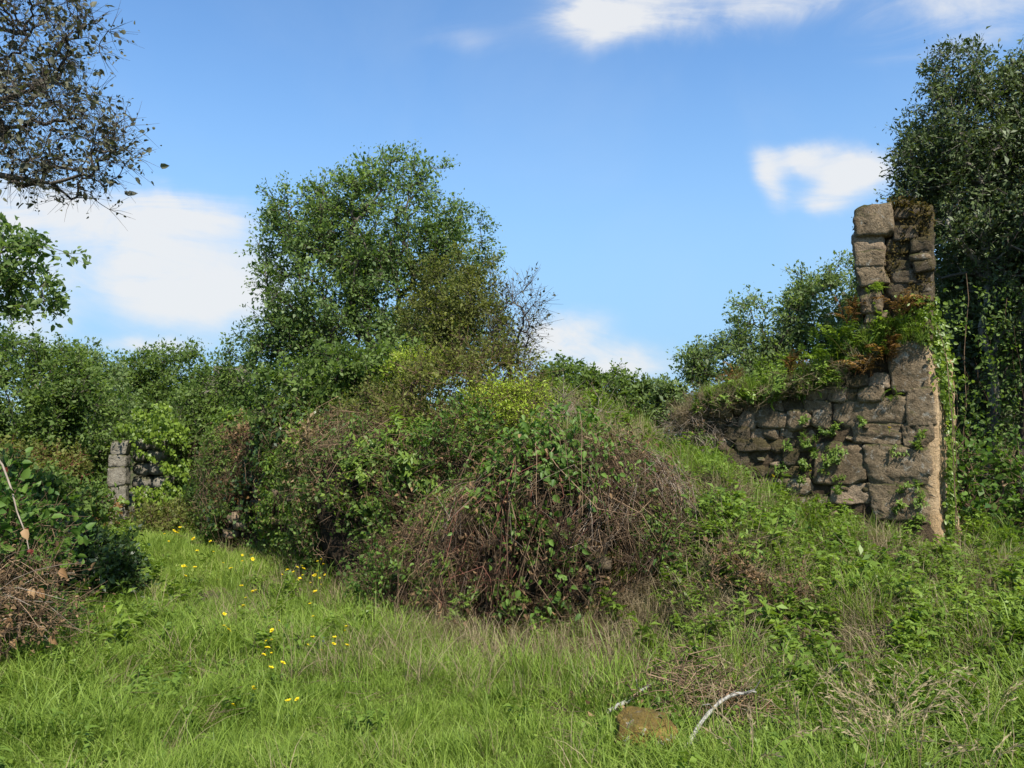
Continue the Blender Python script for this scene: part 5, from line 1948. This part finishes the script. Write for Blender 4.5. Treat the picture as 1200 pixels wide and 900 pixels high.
rc = empty('red_cane', at(34, 645, 5.6), 'arching bramble cane with red leaves at the left edge', 'bramble')
g.build('stem', M['pale'], rc)
pts = np.concatenate([P + R.normal(0, .03, P.shape) for _ in range(4)])[6:]
for k in range(8):
    g = Geo()
    leaves(g, np.zeros((1, 3)), rnd_dirs(R, 1) + [0, 0, -.6], np.array([[0, -1, .4]]) + R.normal(0, .4, (1, 3)), R.uniform(.035, .06), .65, [R.uniform(0, 1)], .12, .2, 7)
    o = link('leaf', g.mesh('leaf'), M['red'] if k % 3 else M['ivy'], rc)
    o.location = tuple(pts[R.integers(len(pts))] - np.array(rc.location))
for k, (u_, v_, lbx) in enumerate([(28, 628, 'orange leaf high under the arching red cane'), (71, 674, 'pale orange leaf at the tips of the dry sticks'), (60, 752, 'lone orange leaf low at the edge of the bramble'), (14, 757, 'tan leaf lowest at the left edge'),
                             (36, 696, 'brown orange leaf in the middle of the dry sticks'), (50, 740, 'curled brown leaf above the low orange leaf'), (8, 732, 'pinkish dry leaf at the left edge'), (46, 697, 'small rusty leaf right of the brown orange leaf')]):
    g = Geo()
    leaves(g, np.zeros((1, 3)), np.array([[R.normal(0, .4), -.2, -1]]), np.array([[R.normal(0, .3), -1, .5]]), .08, .7, [R.uniform(.2, 1)], .15, .25, 7)
    o = link('withered_leaf', g.mesh('withered_leaf'), M['orange'])
    o.location = tuple(at(u_, v_ - 8, 5.45))
    tag(o, lbx, 'leaf', 'withered leaves on the left brambles')

# ------------------------------------------------------------------ foreground: lichen stone, dead branches, dry heap
R = np.random.default_rng(501)
p = at(757, 866, 4.22)
zz = float(hgt(p[0], p[1]))
o = link('lichen_stone', stone_mesh(R, .31, .27, .25, .16, 16, 2.8, False, (.86, 1.0)), M['lichenstone'])
o.location = (p[0], p[1], zz + .07)
tag(o, 'rounded boulder covered in ochre and white lichen at the bottom of the view', 'stone')


def stick(name, label, pix, Y0, Y1, r0, r1, mat, side=True):
    K = len(pix)
    P = np.stack([at(u_, v_, Y0 + (Y1 - Y0) * i / (K - 1)) for i, (u_, v_) in enumerate(pix)])
    P[:, 2] = np.maximum(P[:, 2], hgt(P[:, 0], P[:, 1]) + r0)
    t = np.linspace(0, 1, K)
    q = np.linspace(0, 1, 22)
    Q = np.stack([np.interp(q, t, P[:, j]) for j in range(3)], 1) + np.cumsum(R.normal(0, .003, (22, 3)), 0)
    rr_ = np.linspace(r0, r1, 22) * (1 + R.normal(0, .10, 22))
    root_ = empty(name, P[0], label, 'branch')
    g = Geo()
    tubes(g, Q[None], rr_, 7, [.6])
    g.build('limb', M[mat], root_, smooth=True)
    if side:
        for i in (6, 11, 15, 18):
            g = Geo()
            d = rnd_dirs(R, 1)[0] * [1, .6, .5] + [0, 0, .3]
            L = R.uniform(.06, .16)
            tubes(g, np.stack([Q[i], Q[i] + d * L * .5, Q[i] + d * L + R.normal(0, .02, 3)])[None], np.array([.006, .004, .002]), 4, [.5])
            g.build('twig', M[mat], root_)
    return root_


stick('dead_branch', 'longer pale lichen-crusted dead branch leaning beside the ochre boulder', [(796, 892), (812, 868), (828, 842), (848, 818), (866, 806), (890, 803)], 4.05, 4.6, .013, .008, 'deadwood')
stick('dead_branch', 'short pale dead branch lying above the ochre boulder', [(713, 834), (735, 828), (752, 818), (770, 806)], 4.55, 4.85, .013, .007, 'deadwood')
heap = empty('brush_heap', at(800, 812, 4.75), 'heap of dry brown stems behind the dead branches at the bottom', 'brush heap')
g = Geo()
n = 620
cx, cy = at(805, 812, 4.85)[:2]
px_ = cx + R.normal(0, .26, n)
py_ = cy + R.normal(0, .22, n)
pz_ = hgt(px_, py_) + np.abs(R.normal(.08, .09, n)) * np.exp(-((px_ - cx) / .45) ** 2)
pp = np.stack([px_, py_, pz_ + .02], 1)
dd = rnd_dirs(R, n) * [1, 1, .45]
L = R.uniform(.08, .36, n)[:, None]
mid_ = pp + R.normal(0, .03, (n, 3))
tubes(g, np.stack([pp - dd * L * .5, mid_, pp + dd * L * .5], 1), R.uniform(.0016, .0035, n)[:, None] * np.ones((1, 3)), 3, R.uniform(.2, 1, n))
g.build('stems', M['cane'], heap)['kind'] = 'stuff'
g = Geo()
k = 500
px_ = cx + R.normal(0, .32, k)
py_ = cy + R.normal(0, .26, k)
pp = np.stack([px_, py_, hgt(px_, py_) + R.uniform(.01, .12, k)], 1)
leaves(g, pp, rnd_dirs(R, k), rnd_dirs(R, k) + [0, 0, .7], R.uniform(.025, .05, k), .55, R.uniform(.1, 1, k), .2, .2)
g.build('withered_leaves', M['litter'], heap)

# ------------------------------------------------------------------ flowers
R = np.random.default_rng(601)


def flower_plant(name, label, loc, heads, h, mat, group, size=.022, spread=.09):
    root_ = empty(name, loc, label, 'flower', group)
    b = np.array(loc)
    g = Geo()
    tips = []
    for k in range(heads):
        a = R.uniform(0, 2 * PI)
        rr_ = spread * math.sqrt(R.uniform(0, 1))
        tip = b + np.array([math.cos(a) * rr_, math.sin(a) * rr_, h * R.uniform(.55, 1.2)])
        tubes(g, np.stack([b, (b + tip) / 2 + R.normal(0, .01, 3), tip])[None], .0018, 3, [.5])
        tips.append(tip)
        m_ = 3
        leaves(g, b + (tip - b) * R.uniform(.15, .6, (m_, 1)), rnd_dirs(R, m_) * [1, 1, .4], np.tile([0, 0, 1.0], (m_, 1)), .04, .3, R.uniform(.2, .8, m_))
    g.build('stem', M['ivylight'], root_)
    size0 = size
    for tip in tips:
        g = Geo()
        size = size0 * R.uniform(.55, 1.25)
        tlt = np.append(R.normal(0, .45, 2), 0)
        m_ = 9
        a = np.arange(m_) * 2 * PI / m_
        leaves(g, np.tile(tip, (m_, 1)), np.stack([np.cos(a), np.sin(a) , np.full(m_, R.uniform(.1, .9))], 1) - np.outer(np.cos(a) * tlt[0] + np.sin(a) * tlt[1], [0, 0, 1]) + [0, -.2, .0], tlt + np.tile([0, -.3, 1.0], (m_, 1)), size * R.uniform(.8, 1.1, m_), .6, R.uniform(.2, 1, m_), .05, .0)
        leaves(g, np.tile(tip + [0, -.003, .004], (m_, 1)), np.stack([np.cos(a + .3), np.sin(a + .3), np.full(m_, .6)], 1), np.tile([0, -.3, 1.0], (m_, 1)), size * .6, .6, R.uniform(.0, .5, m_), .05, .0)
        g.build('flower_head', M[mat], root_)
    return root_


FL = [(343, 690, 8, 'yellow flower clump at the foot of the overgrown wall, left of the densest clump'),
      (366, 680, 10, 'densest yellow flower clump at the foot of the overgrown wall'),
      (362, 700, 7, 'yellow flower clump just in front of the densest clump'),
      (292, 668, 6, 'yellow flower clump in the middle of the track beyond the others'),
      (288, 708, 4, 'small yellow flower clump in mid track in front of the bigger one'),
      (320, 640, 3, 'few yellow flowers beside the wall foot farther up the track'),
      (205, 640, 8, 'yellow flower patch at the far left end of the grass track'),
      (238, 650, 6, 'yellow flower patch in the tall grass near the far end of the track'),
      (222, 678, 5, 'yellow flowers right of the low dark bush'),
      (262, 680, 3, 'pair of yellow flowers halfway along the track'),
      (298, 722, 3, 'scattered yellow flowers below the mid-track clumps'),
      (278, 746, 3, 'yellow flower pair beside the trodden strip'),
      (255, 757, 3, 'low orange-yellow flower beside the trodden strip'),
      (322, 772, 6, 'yellow flower clump with several blooms in the nearer grass'),
      (362, 786, 4, 'yellow flowers right of the nearer clump'),
      (404, 782, 6, 'row of yellow flowers nearest the bramble foot'),
      (318, 806, 6, 'bright yellow flower cluster above the front grass'),
      (285, 836, 4, 'front yellow flower standing in short grass'),
      (345, 846, 2, 'lone small yellow flower low in the front grass'),
      (380, 735, 3, 'faint yellow flowers before the dry stems')]
for (u_, v_, nh, lbx) in FL:
    # stand the plant where the line of sight to its base meets the track
    r = ray(u_, v_ + 14)
    k = -EYE / r[2]
    q = r * k
    q[2] = float(hgt(q[0], q[1]))
    yy = q[1]
    flower_plant('yellow_wildflower', lbx, q, max(2, int(nh * .9)), 14 * yy / FOC + .17, 'yellow', 'yellow wildflowers in the track grass', size=.013 + .0014 * yy, spread=.04 + .013 * yy)
for (u_, v_, lbx) in [(393, 742, 'violet flower spike higher of two beside the dry stems'), (380, 756, 'violet flower spike lower of two beside the dry stems')]:
    r = ray(u_, v_ + 14)
    q = r * (-EYE / r[2])
    q[2] = float(hgt(q[0], q[1]))
    flower_plant('violet_wildflower', lbx, q, 5, .12, 'violet', 'violet flower spikes', size=.018, spread=.03)
for (u_, v_, lbx) in [(967, 551, 'yellow flower low on the stone wall face, right of a pair'), (953, 554, 'yellow flower low on the stone wall face, left of a pair'), (909, 557, 'yellow flower on a stem before the rubble of the wall'), (1043, 503, 'small yellow flower in the joint beside the corner block')]:
    q = wall_xyz(*wall_sz(u_, v_ + 6), .12)
    flower_plant('yellow_wildflower', lbx, q, 1, .07, 'yellow', 'yellow flowers on the ruined wall', size=.03, spread=.01)

print('script', time.time() - T0)
